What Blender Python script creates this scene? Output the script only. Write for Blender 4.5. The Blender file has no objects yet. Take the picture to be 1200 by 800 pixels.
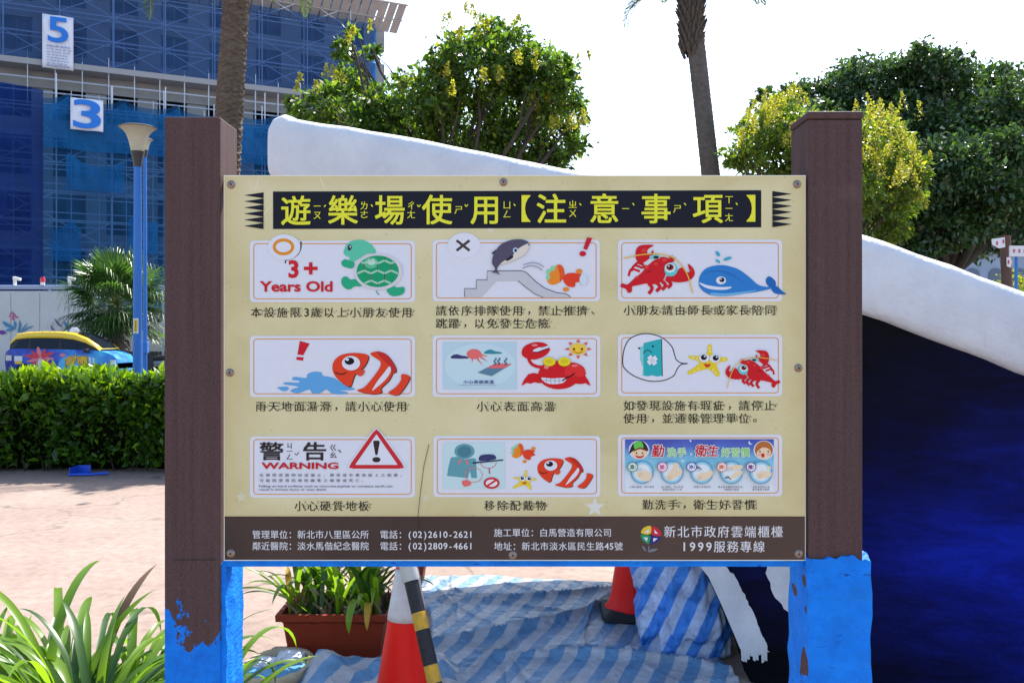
import bpy, bmesh, math, random
import numpy as np
from mathutils import Vector, Matrix, noise, Euler

random.seed(7)
R = math.radians
scene = bpy.context.scene
COL = scene.collection

# ------------------------------------------------------------------ camera, sky, sun, exposure
FPX, HOR, CAMZ = 1100.0, 394.0, 1.6          # focal length in photo pixels, horizon row, eye height
cam_d = bpy.data.cameras.new("camera")
cam = bpy.data.objects.new("camera", cam_d)
COL.objects.link(cam)
cam.location = (0, 0, CAMZ)
cam.rotation_euler = (R(90), 0, 0)
cam_d.sensor_width = 36.0
cam_d.lens = 36.0 * FPX / 1200.0
cam_d.shift_y = (HOR - 400.0) / 1200.0
cam_d.clip_start = 0.05
cam_d.clip_end = 1500
scene.camera = cam

SUN_EL, SUN_AZ = 52.0, 24.0                   # azimuth measured from +Y towards +X
w = bpy.data.worlds.new("World")
scene.world = w
w.use_nodes = True
nt = w.node_tree
sky = nt.nodes.new("ShaderNodeTexSky")
sky.sky_type = 'NISHITA'
sky.sun_disc = False
sky.sun_elevation = R(SUN_EL)
sky.sun_rotation = R(SUN_AZ)
sky.air_density = 1.0
sky.dust_density = 1.3
sky.ozone_density = 1.0
bg = nt.nodes["Background"]
nt.links.new(sky.outputs[0], bg.inputs[0])
bg.inputs[1].default_value = 0.15

sun_d = bpy.data.lights.new("sun", 'SUN')
sun_d.energy = 4.2
sun_d.angle = R(0.53)
sun_d.color = (1.0, 0.965, 0.91)
sun = bpy.data.objects.new("sun", sun_d)
COL.objects.link(sun)
sd = Vector((math.sin(R(SUN_AZ)) * math.cos(R(SUN_EL)), math.cos(R(SUN_AZ)) * math.cos(R(SUN_EL)), math.sin(R(SUN_EL))))
sun.rotation_euler = (-sd).to_track_quat('-Z', 'Y').to_euler()
sun.location = sd * 60

vs = scene.view_settings
vs.view_transform = 'Standard'
vs.look = 'None'
vs.exposure = 1.38
vs.gamma = 1.0
vs.use_curve_mapping = False
scene.cycles.max_bounces = 8
scene.cycles.transparent_max_bounces = 24
scene.cycles.use_denoising = True


# ------------------------------------------------------------------ helpers
def at(px, py, Y):
    """World point at depth Y seen at photo pixel (px, py)."""
    return Vector(((px - 600.0) * Y / FPX, Y, CAMZ + (HOR - py) * Y / FPX))


def lin(c):
    c = c / 255.0
    return c / 12.92 if c <= 0.04045 else ((c + 0.055) / 1.055) ** 2.4


def S(r, g, b, k=0.86):
    """Printed colour whose shaded look in the photo is sRGB (r,g,b)."""
    return (min(0.9, lin(r) / 0.96 * k), min(0.9, lin(g) / 0.97 * k), min(0.9, lin(b) / 1.06 * k))


_M = {}


def pmat(name, col, rough=0.6, spec=0.4, metal=0.0, bump=None, var=None, coat=0.0):
    """Principled material; var=(scale, amount, colour2) mottles the colour, bump=(scale, strength, distance)."""
    if name in _M:
        return _M[name]
    m = bpy.data.materials.new(name)
    m.use_nodes = True
    n, l = m.node_tree.nodes, m.node_tree.links
    p = n["Principled BSDF"]
    p.inputs["Base Color"].default_value = (*col, 1)
    p.inputs["Roughness"].default_value = rough
    p.inputs["Specular IOR Level"].default_value = spec
    p.inputs["Metallic"].default_value = metal
    p.inputs["Coat Weight"].default_value = coat
    tc = n.new("ShaderNodeTexCoord")
    if var:
        t = n.new("ShaderNodeTexNoise")
        t.inputs["Scale"].default_value = var[0]
        t.inputs["Detail"].default_value = 6
        t.inputs["Roughness"].default_value = 0.65
        l.new(tc.outputs["Object"], t.inputs["Vector"])
        rp = n.new("ShaderNodeValToRGB")
        rp.color_ramp.elements[0].position = 0.5 - var[1]
        rp.color_ramp.elements[1].position = 0.5 + var[1]
        rp.color_ramp.elements[0].color = (*col, 1)
        rp.color_ramp.elements[1].color = (*var[2], 1)
        l.new(t.outputs["Fac"], rp.inputs[0])
        l.new(rp.outputs[0], p.inputs["Base Color"])
    if bump:
        t = n.new("ShaderNodeTexNoise")
        t.inputs["Scale"].default_value = bump[0]
        t.inputs["Detail"].default_value = 5
        l.new(tc.outputs["Object"], t.inputs["Vector"])
        b = n.new("ShaderNodeBump")
        b.inputs["Strength"].default_value = bump[1]
        b.inputs["Distance"].default_value = bump[2]
        l.new(t.outputs["Fac"], b.inputs["Height"])
        l.new(b.outputs[0], p.inputs["Normal"])
    _M[name] = m
    return m


class NG:
    """Tiny node-graph writer."""
    def __init__(s, name):
        s.m = bpy.data.materials.new(name)
        s.m.use_nodes = True
        s.n, s.l = s.m.node_tree.nodes, s.m.node_tree.links
        s.p = s.n["Principled BSDF"]
        s.tc = s.n.new("ShaderNodeTexCoord").outputs["Object"]

    def link(s, a, b):
        s.l.new(a, b)

    def noise(s, scale, detail=4, vec=None, rough=0.6, dist=0.0):
        t = s.n.new("ShaderNodeTexNoise")
        t.inputs["Scale"].default_value = scale
        t.inputs["Detail"].default_value = detail
        t.inputs["Roughness"].default_value = rough
        t.inputs["Distortion"].default_value = dist
        s.l.new(vec or s.tc, t.inputs["Vector"])
        return t.outputs["Fac"]

    def voro(s, scale, feature='DISTANCE_TO_EDGE', vec=None):
        t = s.n.new("ShaderNodeTexVoronoi")
        t.feature = feature
        t.inputs["Scale"].default_value = scale
        s.l.new(vec or s.tc, t.inputs["Vector"])
        return t.outputs["Distance"]

    def map(s, scale=(1, 1, 1), rot=(0, 0, 0), loc=(0, 0, 0), vec=None):
        t = s.n.new("ShaderNodeMapping")
        t.inputs["Scale"].default_value = scale
        t.inputs["Rotation"].default_value = rot
        t.inputs["Location"].default_value = loc
        s.l.new(vec or s.tc, t.inputs["Vector"])
        return t.outputs[0]

    def sep(s, vec=None):
        t = s.n.new("ShaderNodeSeparateXYZ")
        s.l.new(vec or s.tc, t.inputs[0])
        return t.outputs

    def math(s, op, a, b=0.0, c=None):
        t = s.n.new("ShaderNodeMath")
        t.operation = op
        for i, v in enumerate((a, b) if c is None else (a, b, c)):
            if isinstance(v, (int, float)):
                t.inputs[i].default_value = v
            else:
                s.l.new(v, t.inputs[i])
        return t.outputs[0]

    def ramp(s, fac, stops, interp='LINEAR'):
        t = s.n.new("ShaderNodeValToRGB")
        cr = t.color_ramp
        cr.interpolation = interp
        while len(cr.elements) < len(stops):
            cr.elements.new(0.5)
        for e, (p, c) in zip(cr.elements, stops):
            e.position = p
            e.color = (*c, 1) if len(c) == 3 else c
        s.l.new(fac, t.inputs[0])
        return t.outputs[0]

    def mix(s, fac, a, b, blend='MIX'):
        t = s.n.new("ShaderNodeMix")
        t.data_type = 'RGBA'
        t.blend_type = blend
        for i, v in ((0, fac), (6, a), (7, b)):
            if isinstance(v, (int, float)):
                t.inputs[i].default_value = v
            elif isinstance(v, tuple):
                t.inputs[i].default_value = (*v, 1)
            else:
                s.l.new(v, t.inputs[i])
        return t.outputs[2]

    def bump(s, h, strength, dist=0.01):
        b = s.n.new("ShaderNodeBump")
        b.inputs["Strength"].default_value = strength
        b.inputs["Distance"].default_value = dist
        s.l.new(h, b.inputs["Height"])
        s.l.new(b.outputs[0], s.p.inputs["Normal"])

    def col(s, c):
        if isinstance(c, tuple):
            s.p.inputs["Base Color"].default_value = (*c, 1)
        else:
            s.l.new(c, s.p.inputs["Base Color"])

    def set(s, **k):
        for a, v in k.items():
            s.p.inputs[a.replace("_", " ")].default_value = v


def leafmat(name, c1, c2, trans=0.4, rough=0.42, tcol=None, spec=0.5):
    """Leaf with per-leaf colour variation and light passing through it."""
    if name in _M:
        return _M[name]
    g = NG(name)
    ge = g.n.new("ShaderNodeNewGeometry")
    c = g.ramp(ge.outputs["Random Per Island"], [(0.0, c1), (1.0, c2)])
    g.col(c)
    g.set(Roughness=rough)
    g.p.inputs["Specular IOR Level"].default_value = spec
    tr = g.n.new("ShaderNodeBsdfTranslucent")
    tc = g.mix(1.0, c, tcol or (1.7, 1.6, 0.7), 'MULTIPLY')
    g.link(tc, tr.inputs[0])
    mx = g.n.new("ShaderNodeMixShader")
    mx.inputs[0].default_value = trans
    g.link(g.p.outputs[0], mx.inputs[1])
    g.link(tr.outputs[0], mx.inputs[2])
    g.link(mx.outputs[0], g.n["Material Output"].inputs["Surface"])
    _M[name] = g.m
    return g.m


ORIG = {}


def tag(o, label=None, cat=None, group=None, kind=None):
    if label: o["label"] = label
    if cat: o["category"] = cat
    if group: o["group"] = group
    if kind: o["kind"] = kind
    return o


def thing(name, loc, label, cat, group=None, rz=0.0):
    o = bpy.data.objects.new(name, None)
    COL.objects.link(o)
    o.location = loc
    o.rotation_euler = (0, 0, rz)
    o.empty_display_size = 0.1
    ORIG[o.name] = Vector(loc)
    return tag(o, label, cat, group)


def link_mesh(name, me, mats, parent=None):
    for m in (mats if isinstance(mats, (list, tuple)) else [mats]):
        me.materials.append(m)
    o = bpy.data.objects.new(name, me)
    COL.objects.link(o)
    if parent is not None:
        o.parent = parent
        ORIG[o.name] = ORIG.get(parent.name, Vector())
    return o


class MB:
    """Collects shapes and links them as ONE mesh object. World coordinates unless local=True at build."""
    def __init__(s):
        s.v, s.f, s.m = [], [], []

    def add(s, vs, fs, mat=0):
        b = len(s.v)
        s.v += [tuple(v) for v in vs]
        s.f += [tuple(i + b for i in f) for f in fs]
        s.m += [mat] * len(fs)

    def box(s, c, size, mat=0, rot=None):
        hx, hy, hz = size[0] / 2, size[1] / 2, size[2] / 2
        vs = [Vector((x, y, z)) for x in (-hx, hx) for y in (-hy, hy) for z in (-hz, hz)]
        if rot is not None:
            vs = [rot @ v for v in vs]
        c = Vector(c)
        s.add([v + c for v in vs], [(0, 1, 3, 2), (4, 6, 7, 5), (0, 4, 5, 1), (2, 3, 7, 6), (0, 2, 6, 4), (1, 5, 7, 3)], mat)

    def bar(s, a, b, wd, dp=None, mat=0):
        a, b = Vector(a), Vector(b)
        d = b - a
        q = d.to_track_quat('Z', 'Y').to_matrix()
        s.box((a + b) / 2, (wd, dp or wd, d.length), mat, q)

    def tube(s, pts, rad, n=8, mat=0, cap=True):
        pts = [Vector(p) for p in pts]
        if isinstance(rad, (int, float)):
            rad = [rad] * len(pts)
        rings, up = [], None
        for i, p in enumerate(pts):
            d = (pts[min(i + 1, len(pts) - 1)] - pts[max(i - 1, 0)]).normalized()
            if up is None:
                up = d.orthogonal().normalized()
            up = (up - d * up.dot(d)).normalized()
            sd_ = d.cross(up)
            rings.append([p + (up * math.cos(2 * math.pi * k / n) + sd_ * math.sin(2 * math.pi * k / n)) * rad[i] for k in range(n)])
        vs = [v for r in rings for v in r]
        fs = []
        for i in range(len(pts) - 1):
            for k in range(n):
                k2 = (k + 1) % n
                fs.append((i * n + k, i * n + k2, (i + 1) * n + k2, (i + 1) * n + k))
        if cap:
            fs.append(tuple(range(n - 1, -1, -1)))
            fs.append(tuple((len(pts) - 1) * n + k for k in range(n)))
        s.add(vs, fs, mat)

    def lathe(s, prof, c=(0, 0, 0), n=24, mat=0, cap=True, rot=None, square=0.0):
        vs, fs = [], []
        c = Vector(c)
        for r, z in prof:
            for k in range(n):
                a = 2 * math.pi * k / n
                v = Vector((r * math.cos(a), r * math.sin(a), z))
                if rot is not None:
                    v = rot @ v
                vs.append(v + c)
        for i in range(len(prof) - 1):
            for k in range(n):
                k2 = (k + 1) % n
                fs.append((i * n + k, i * n + k2, (i + 1) * n + k2, (i + 1) * n + k))
        if cap:
            fs.append(tuple(range(n - 1, -1, -1)))
            fs.append(tuple((len(prof) - 1) * n + k for k in range(n)))
        s.add(vs, fs, mat)

    def prism(s, pts, a, b, mat=0):
        """Extrude polygon pts (3D) along vector offsets a..b."""
        n = len(pts)
        a, b = Vector(a), Vector(b)
        vs = [Vector(p) + a for p in pts] + [Vector(p) + b for p in pts]
        fs = [tuple(range(n)), tuple(range(2 * n - 1, n - 1, -1))]
        fs += [(i, n + i, n + (i + 1) % n, (i + 1) % n) for i in range(n)]
        s.add(vs, fs, mat)

    def grid(s, P, mat=0, closed_u=False):
        """P: list of rows of points."""
        nr, nc = len(P), len(P[0])
        fs = []
        for i in range(nr - 1):
            for j in range(nc - (0 if closed_u else 1)):
                j2 = (j + 1) % nc
                fs.append((i * nc + j, i * nc + j2, (i + 1) * nc + j2, (i + 1) * nc + j))
        s.add([v for r in P for v in r], fs, mat)

    def build(s, name, mats, parent=None, smooth=None, bevel=0.0, local=False, fix=True):
        me = bpy.data.meshes.new(name)
        off = Vector() if (local or parent is None) else ORIG.get(parent.name, Vector())
        me.from_pydata([(v[0] - off[0], v[1] - off[1], v[2] - off[2]) for v in s.v], [], s.f)
        me.polygons.foreach_set("material_index", s.m)
        if fix:
            bm = bmesh.new()
            bm.from_mesh(me)
            bmesh.ops.recalc_face_normals(bm, faces=bm.faces)
            bm.to_mesh(me)
            bm.free()
        if smooth is not None:
            me.polygons.foreach_set("use_smooth", [True] * len(me.polygons))
            me.set_sharp_from_angle(angle=R(smooth))
        me.update()
        o = link_mesh(name, me, mats, parent)
        if bevel:
            md = o.modifiers.new("bevel", 'BEVEL')
            md.width = bevel
            md.segments = 2
            md.limit_method = 'ANGLE'
        return o


def smooth_pts(pts, n=5, closed=True):
    """Catmull-Rom through points."""
    P = [Vector((p[0], p[1], p[2] if len(p) > 2 else 0)) for p in pts]
    out, N = [], len(pts)
    rng = range(N) if closed else range(N - 1)
    for i in rng:
        g = (lambda k: P[k % N]) if closed else (lambda k: P[min(max(k, 0), N - 1)])
        p0, p1, p2, p3 = g(i - 1), g(i), g(i + 1), g(i + 2)
        for k in range(n):
            t = k / n
            out.append(0.5 * ((2 * p1) + (p2 - p0) * t + (2 * p0 - 5 * p1 + 4 * p2 - p3) * t * t + (3 * p1 - p0 - 3 * p2 + p3) * t ** 3))
    if not closed:
        out.append(P[-1])
    return out


def quads_mesh(name, V, mats, midx=None, parent=None, nq=4, off=None):
    """V: (N,4,3) array of separate quads -> one mesh object."""
    V = np.asarray(V, dtype=np.float64)
    N = len(V)
    if off is None and parent is not None:
        off = ORIG.get(parent.name, Vector())
    if off is not None:
        V = V - np.array(off)[None, None, :]
    me = bpy.data.meshes.new(name)
    me.vertices.add(N * 4)
    me.vertices.foreach_set("co", V.reshape(-1).astype(np.float32))
    me.loops.add(N * 4)
    me.loops.foreach_set("vertex_index", np.arange(N * 4, dtype=np.int32))
    me.polygons.add(N)
    me.polygons.foreach_set("loop_start", np.arange(0, N * 4, 4, dtype=np.int32))
    me.polygons.foreach_set("loop_total", np.full(N, 4, dtype=np.int32))
    if midx is not None:
        me.polygons.foreach_set("material_index", np.asarray(midx, dtype=np.int32))
    me.update(calc_edges=True)
    me.validate()
    return link_mesh(name, me, mats, parent)


def leaf_quads(P, size, rng, droop=0.3, outward=None, aspect=0.5, jitter=0.35, up=None):
    """Folded rhombic leaves at points P (N,3)."""
    N = len(P)
    d = rng.normal(size=(N, 3))
    if outward is not None:
        d = d * 0.8 + outward
    d[:, 2] -= droop
    d /= np.linalg.norm(d, axis=1)[:, None] + 1e-9
    r = rng.normal(size=(N, 3))
    if up is not None:
        r = np.cross(d, np.array([0, 0, 1.0])[None, :] + rng.normal(size=(N, 3)) * up)
    sdir = r - d * np.sum(r * d, axis=1)[:, None]
    sdir /= np.linalg.norm(sdir, axis=1)[:, None] + 1e-9
    nrm = np.cross(d, sdir)
    L = size * np.clip(1 + jitter * rng.normal(size=(N, 1)), .35, 1.9)
    W = L * aspect * 0.5
    base = P
    tip = P + d * L
    mid = P + d * L * 0.45
    a = mid + sdir * W + nrm * W * 0.35
    b = mid - sdir * W + nrm * W * 0.35
    return np.stack([base, a, tip, b], axis=1)


# ------------------------------------------------------------------ the setting: ground, road, kerb
g = NG("pink_concrete")
n1 = g.noise(0.9, 8, rough=0.7)
n2 = g.noise(14, 6)
base = g.ramp(n1, [(0.3, (0.232, 0.164, 0.130)), (0.55, (0.285, 0.207, 0.166)), (0.75, (0.33, 0.25, 0.206))])
fine = g.ramp(n2, [(0.35, (0.78, 0.76, 0.74)), (0.6, (1, 1, 1))])
c = g.mix(1.0, base, fine, 'MULTIPLY')
wv = g.n.new("ShaderNodeVectorMath"); wv.operation = 'ADD'
nz = g.n.new("ShaderNodeTexNoise"); nz.inputs["Scale"].default_value = 1.7; nz.inputs["Detail"].default_value = 6
g.link(g.tc, nz.inputs["Vector"])
g.link(g.tc, wv.inputs[0]); g.link(nz.outputs["Color"], wv.inputs[1])
cr = g.voro(0.42, vec=wv.outputs[0])
crk = g.ramp(cr, [(0.0, (0, 0, 0)), (0.013, (1, 1, 1))])
msk = g.ramp(g.noise(0.5, 2), [(0.45, (0.25, 0.25, 0.25)), (0.62, (1, 1, 1))])
crack = g.mix(msk, crk, (1.0, 1.0, 1.0), 'LIGHTEN')
c = g.mix(0.75, c, crack, 'MULTIPLY')
stn = g.ramp(g.noise(2.6, 8, rough=.75), [(0.56, (1, 1, 1)), (0.70, (.74, .72, .70))])
c = g.mix(.7, c, stn, 'MULTIPLY')
sp = g.ramp(g.noise(70, 2), [(0.67, (1, 1, 1)), (0.72, (0.55, 0.5, 0.45))])
c = g.mix(0.6, c, sp, 'MULTIPLY')
g.col(c)
g.set(Roughness=0.85)
g.bump(g.noise(60, 6), 0.35, 0.006)
M_ground = g.m

mb = MB()
mb.add([(-700, -300, 0), (700, -300, 0), (700, 900, 0), (-700, 900, 0)], [(0, 1, 2, 3)])
tag(mb.build("ground", M_ground), kind="structure")

M_asphalt = pmat("asphalt", (0.07, 0.07, 0.072), 0.9, bump=(90, .4, .006), var=(1.2, .25, (0.11, 0.108, 0.105)))
mb = MB()
mb.add([(-120, 19, .004), (120, 19, .004), (120, 35, .004), (-120, 35, .004)], [(0, 1, 2, 3)])
tag(mb.build("road", M_asphalt), kind="structure")
M_kerb = pmat("kerb_concrete", (0.42, 0.41, 0.39), 0.85, bump=(30, .3, .006), var=(3, .25, (.3, .29, .27)))
mb = MB()
mb.box((0, 35.15, 0.07), (240, 0.3, 0.14))
tag(mb.build("kerb", M_kerb, bevel=.02), kind="structure")
mb = MB()
mb.add([(-120, 35.31, .1), (120, 35.31, .1), (120, 38.8, .1), (-120, 38.8, .1)], [(0, 1, 2, 3)])
tag(mb.build("pavement", M_kerb), kind="structure")

# ------------------------------------------------------------------ the notice sign
D = 1.935                       # distance of the board's face
K = D / FPX                     # metres per photo pixel on the board


def bx(px): return (px - 600.0) * K
def bz(py): return CAMZ + (HOR - py) * K


sign = thing("notice_sign", (bx(603), D + 0.06, 0), "cream playground notice board with cartoon sea animals and yellow title between two brown posts", "notice sign")

# brown composite posts; the feet carry peeling blue paint
def post_material(name, zpaint, edge):
    g = NG(name)
    v = g.map(scale=(90, 90, 2.2))
    streak = g.noise(1.0, 5, vec=v)
    weave = g.noise(320, 2)
    brown = g.ramp(streak, [(0.3, (0.056, 0.031, 0.030)), (0.7, (0.084, 0.048, 0.045))])
    brown = g.mix(g.ramp(weave, [(0.4, (0, 0, 0)), (0.7, (.5, .5, .5))]), brown, (0.125, 0.078, 0.072))
    worn = g.ramp(g.noise(7, 6), [(0.62, (0, 0, 0)), (0.8, (.35, .35, .35))])
    brown = g.mix(worn, brown, (0.15, 0.105, 0.096))
    z = g.sep()[2]
    x = g.sep()[0]
    big = g.noise(17, 8, rough=0.68, vec=g.map(scale=(1, 1, .75)))
    h = g.math('ADD', g.math('MULTIPLY', g.math('SUBTRACT', zpaint, z), 3.4), g.math('MULTIPLY', big, 1.9))
    h = g.math('ADD', h, g.math('MULTIPLY', g.math('ADD', x, 0.66), edge))
    mask = g.ramp(g.math('MULTIPLY', h, 0.5), [(0.472, (0, 0, 0)), (0.480, (1, 1, 1))])
    blue = g.ramp(g.noise(40, 4), [(0.3, (0.005, 0.13, 0.54)), (0.7, (0.006, 0.20, 0.76))])
    g.col(g.mix(mask, brown, blue))
    g.set(Roughness=0.7)
    g.p.inputs['Specular IOR Level'].default_value = .15
    hh = g.math('ADD', g.math('MULTIPLY', mask, 0.6), g.math('MULTIPLY', g.noise(70, 5), g.math('ADD', 0.15, g.math('MULTIPLY', mask, 0.7))))
    g.bump(hh, 0.55, 0.003)
    return g.m


M_postL = post_material("brown_post_paint_splashed", CAMZ + (HOR - 738) * K, -2.0)
M_postR = post_material("brown_post", CAMZ + (HOR - 800) * K, 0)
M_post = None


def blue_coat_mat():
    g = NG("thick_blue_paint")
    c = g.ramp(g.noise(22, 5), [(0.3, (0.004, 0.155, 0.62)), (0.7, (0.006, 0.225, 0.84))])
    v = g.map(scale=(18, 18, 60))
    pits = g.noise(1.6, 4, vec=v, rough=0.7)
    pm = g.ramp(pits, [(0.33, (1, 1, 1)), (0.37, (0, 0, 0))])
    c = g.mix(pm, c, (0.006, 0.06, 0.30))
    bare = g.ramp(g.noise(15, 7, rough=.7), [(0.745, (0, 0, 0)), (0.76, (1, 1, 1))])
    c = g.mix(bare, c, (0.17, 0.10, 0.07))
    g.col(c)
    g.set(Roughness=0.6)
    g.p.inputs['Specular IOR Level'].default_value = .15
    h = g.math('ADD', g.math('MULTIPLY', pits, 1.0), g.math('MULTIPLY', g.noise(60, 4), 0.35))
    g.bump(h, 0.9, 0.006)
    return g.m


M_blue = blue_coat_mat()


def wobble_box(mb, x0, x1, y0, y1, z0, z1, nx, ny, nz, amp, fr, topw=0.0):
    """A box whose skin is a thick uneven coat."""
    def d(p):
        q = Vector(p) * fr
        return Vector((noise.noise(q), noise.noise(q + Vector((7, 3, 1))), noise.noise(q + Vector((1, 9, 4))) * 0.6)) * amp
    def face(o, u, v, nu, nv):
        P = []
        for i in range(nu + 1):
            row = []
            for j in range(nv + 1):
                p = Vector(o) + Vector(u) * (i / nu) + Vector(v) * (j / nv)
                if p.z > z1 - 1e-5:
                    p.z += topw * (noise.noise(Vector((p.x * 55, p.y * 55, 3))) - 0.1)
                row.append(p + d(p))
            P.append(row)
        mb.grid(P)
    X, Y, Z = x1 - x0, y1 - y0, z1 - z0
    face((x0, y0, z0), (X, 0, 0), (0, 0, Z), nx, nz)
    face((x0, y1, z0), (X, 0, 0), (0, 0, Z), nx, nz)
    face((x0, y0, z0), (0, Y, 0), (0, 0, Z), ny, nz)
    face((x1, y0, z0), (0, Y, 0), (0, 0, Z), ny, nz)
    face((x0, y0, z1), (X, 0, 0), (0, Y, 0), nx, ny)


DP = 0.12
mb = MB()
mb.box(((bx(192.5) + bx(258)) / 2, D + DP / 2, bz(137) / 2), (bx(258) - bx(192.5), DP, bz(137)))
postl = mb.build("post", M_postL, sign, bevel=0.003)
tag(postl, "left brown post, splashed with blue paint near its foot")
mb = MB()   # seam of a lap joint near the board's lower edge
mb.box(((bx(192.5) + bx(258)) / 2 + .006, D - .0004, bz(655.5)), (bx(256) - bx(206), .0016, .0011))
mb.build("joint_line", pmat("dark_gap", (.02, .02, .025), .8), postl)
mb = MB()
wobble_box(mb, bx(258) - .004, bx(264.5), D + .006, D + DP + .004, 0.05, bz(661), 3, 14, 90, .0035, 38)
mb.build("paint_coat", M_blue, postl, smooth=60)

mb = MB()
mb.box(((bx(947) + bx(1011)) / 2, D + DP / 2, bz(140) / 2), (bx(1011) - bx(947), DP, bz(140)))
postr = mb.build("post", M_postR, sign, bevel=0.003)
tag(postr, "right brown post with a thick peeling coat of blue on its lower half")
mb = MB()
mb.box(((bx(947) + bx(1011)) / 2, D + DP / 2, (bz(131) + bz(140)) / 2 + .001), (bx(1011) - bx(947) + .004, DP + .004, bz(131) - bz(140)))
mb.build("post_cap", M_postR, postr, bevel=0.004)
mb = MB()
wobble_box(mb, bx(946), bx(1020), D - .005, D + DP + .006, 0.05, bz(652), 28, 28, 110, .006, 22, .012)
mb.build("paint_coat", M_blue, postr, smooth=60)

# frame rails behind the board
mb = MB()
mb.box((bx(603), D + .03, bz(661.2)), (bx(946) - bx(259), .044, .0125))
tag(mb.build("frame_rail", M_blue, sign, bevel=.001), "thin blue rail along the lower edge")
mb = MB()
mb.box((bx(603), D + .04, bz(209)), (bx(946) - bx(259), .03, .012))
mb.build("frame_rail", M_postR, sign)

# the board: parchment print
g = NG("parchment_print")
n1 = g.noise(3.2, 5, rough=0.6, dist=0.6)
c = g.ramp(n1, [(0.28, S(200, 189, 141)), (0.5, S(218, 208, 166)), (0.72, S(226, 218, 182))])
xx, yy, zz = g.sep()
ex = g.math('MULTIPLY', g.math('ABSOLUTE', xx), 1.0 / 0.6)
ez = g.math('MULTIPLY', g.math('ABSOLUTE', g.math('SUBTRACT', zz, (bz(205) + bz(605)) / 2)), 1.0 / 0.36)
em = g.math('MAXIMUM', g.math('POWER', ex, 7.0), g.math('POWER', ez, 8.0))
em = g.math('MULTIPLY', em, g.math('ADD', 0.25, g.noise(7, 4)))
c = g.mix(g.ramp(em, [(0.25, (0, 0, 0)), (1.0, (.75, .75, .75))]), c, S(192, 172, 118))
spk = g.ramp(g.noise(160, 2), [(0.70, (0, 0, 0)), (0.74, (.5, .5, .5))])
c = g.mix(spk, c, S(150, 140, 105))
g.col(c)
g.set(Roughness=0.36)
g.p.inputs["Specular IOR Level"].default_value = 0.18
g.bump(g.noise(260, 2), 0.04, 0.001)
M_parch = g.m
M_whiteedge = pmat("white_sheet_edge", (0.8, 0.8, 0.8), 0.4)

mb = MB()
mb.box((bx(603), D + .005, (bz(205.5) + bz(656.5)) / 2), (bx(944) - bx(262), .010, bz(205.5) - bz(656.5)))
board = mb.build("board", M_parch, sign, bevel=.0006)

_MC = {}


def inkmat(c):
    key = tuple(round(v, 3) for v in c)
    if key not in _MC:
        _MC[key] = pmat("print_ink_%d" % len(_MC), c, 0.42, 0.13)
    return _MC[key]


_fc = bpy.data.curves.new("glyph", 'FONT')
_fo = bpy.data.objects.new("glyph", _fc)
COL.objects.link(_fo)
_fc.resolution_u = 3
_GL = {}


def glyph(ch, off=0.0):
    k = (ch, off)
    if k not in _GL:
        _fc.offset = off
        _fc.body = ch
        me = _fo.to_mesh()
        vs = [(v.co.x, v.co.y) for v in me.vertices]
        fs = [tuple(p.vertices) for p in me.polygons]
        _fo.to_mesh_clear()
        _GL[k] = (vs, fs)
    return _GL[k]


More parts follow.
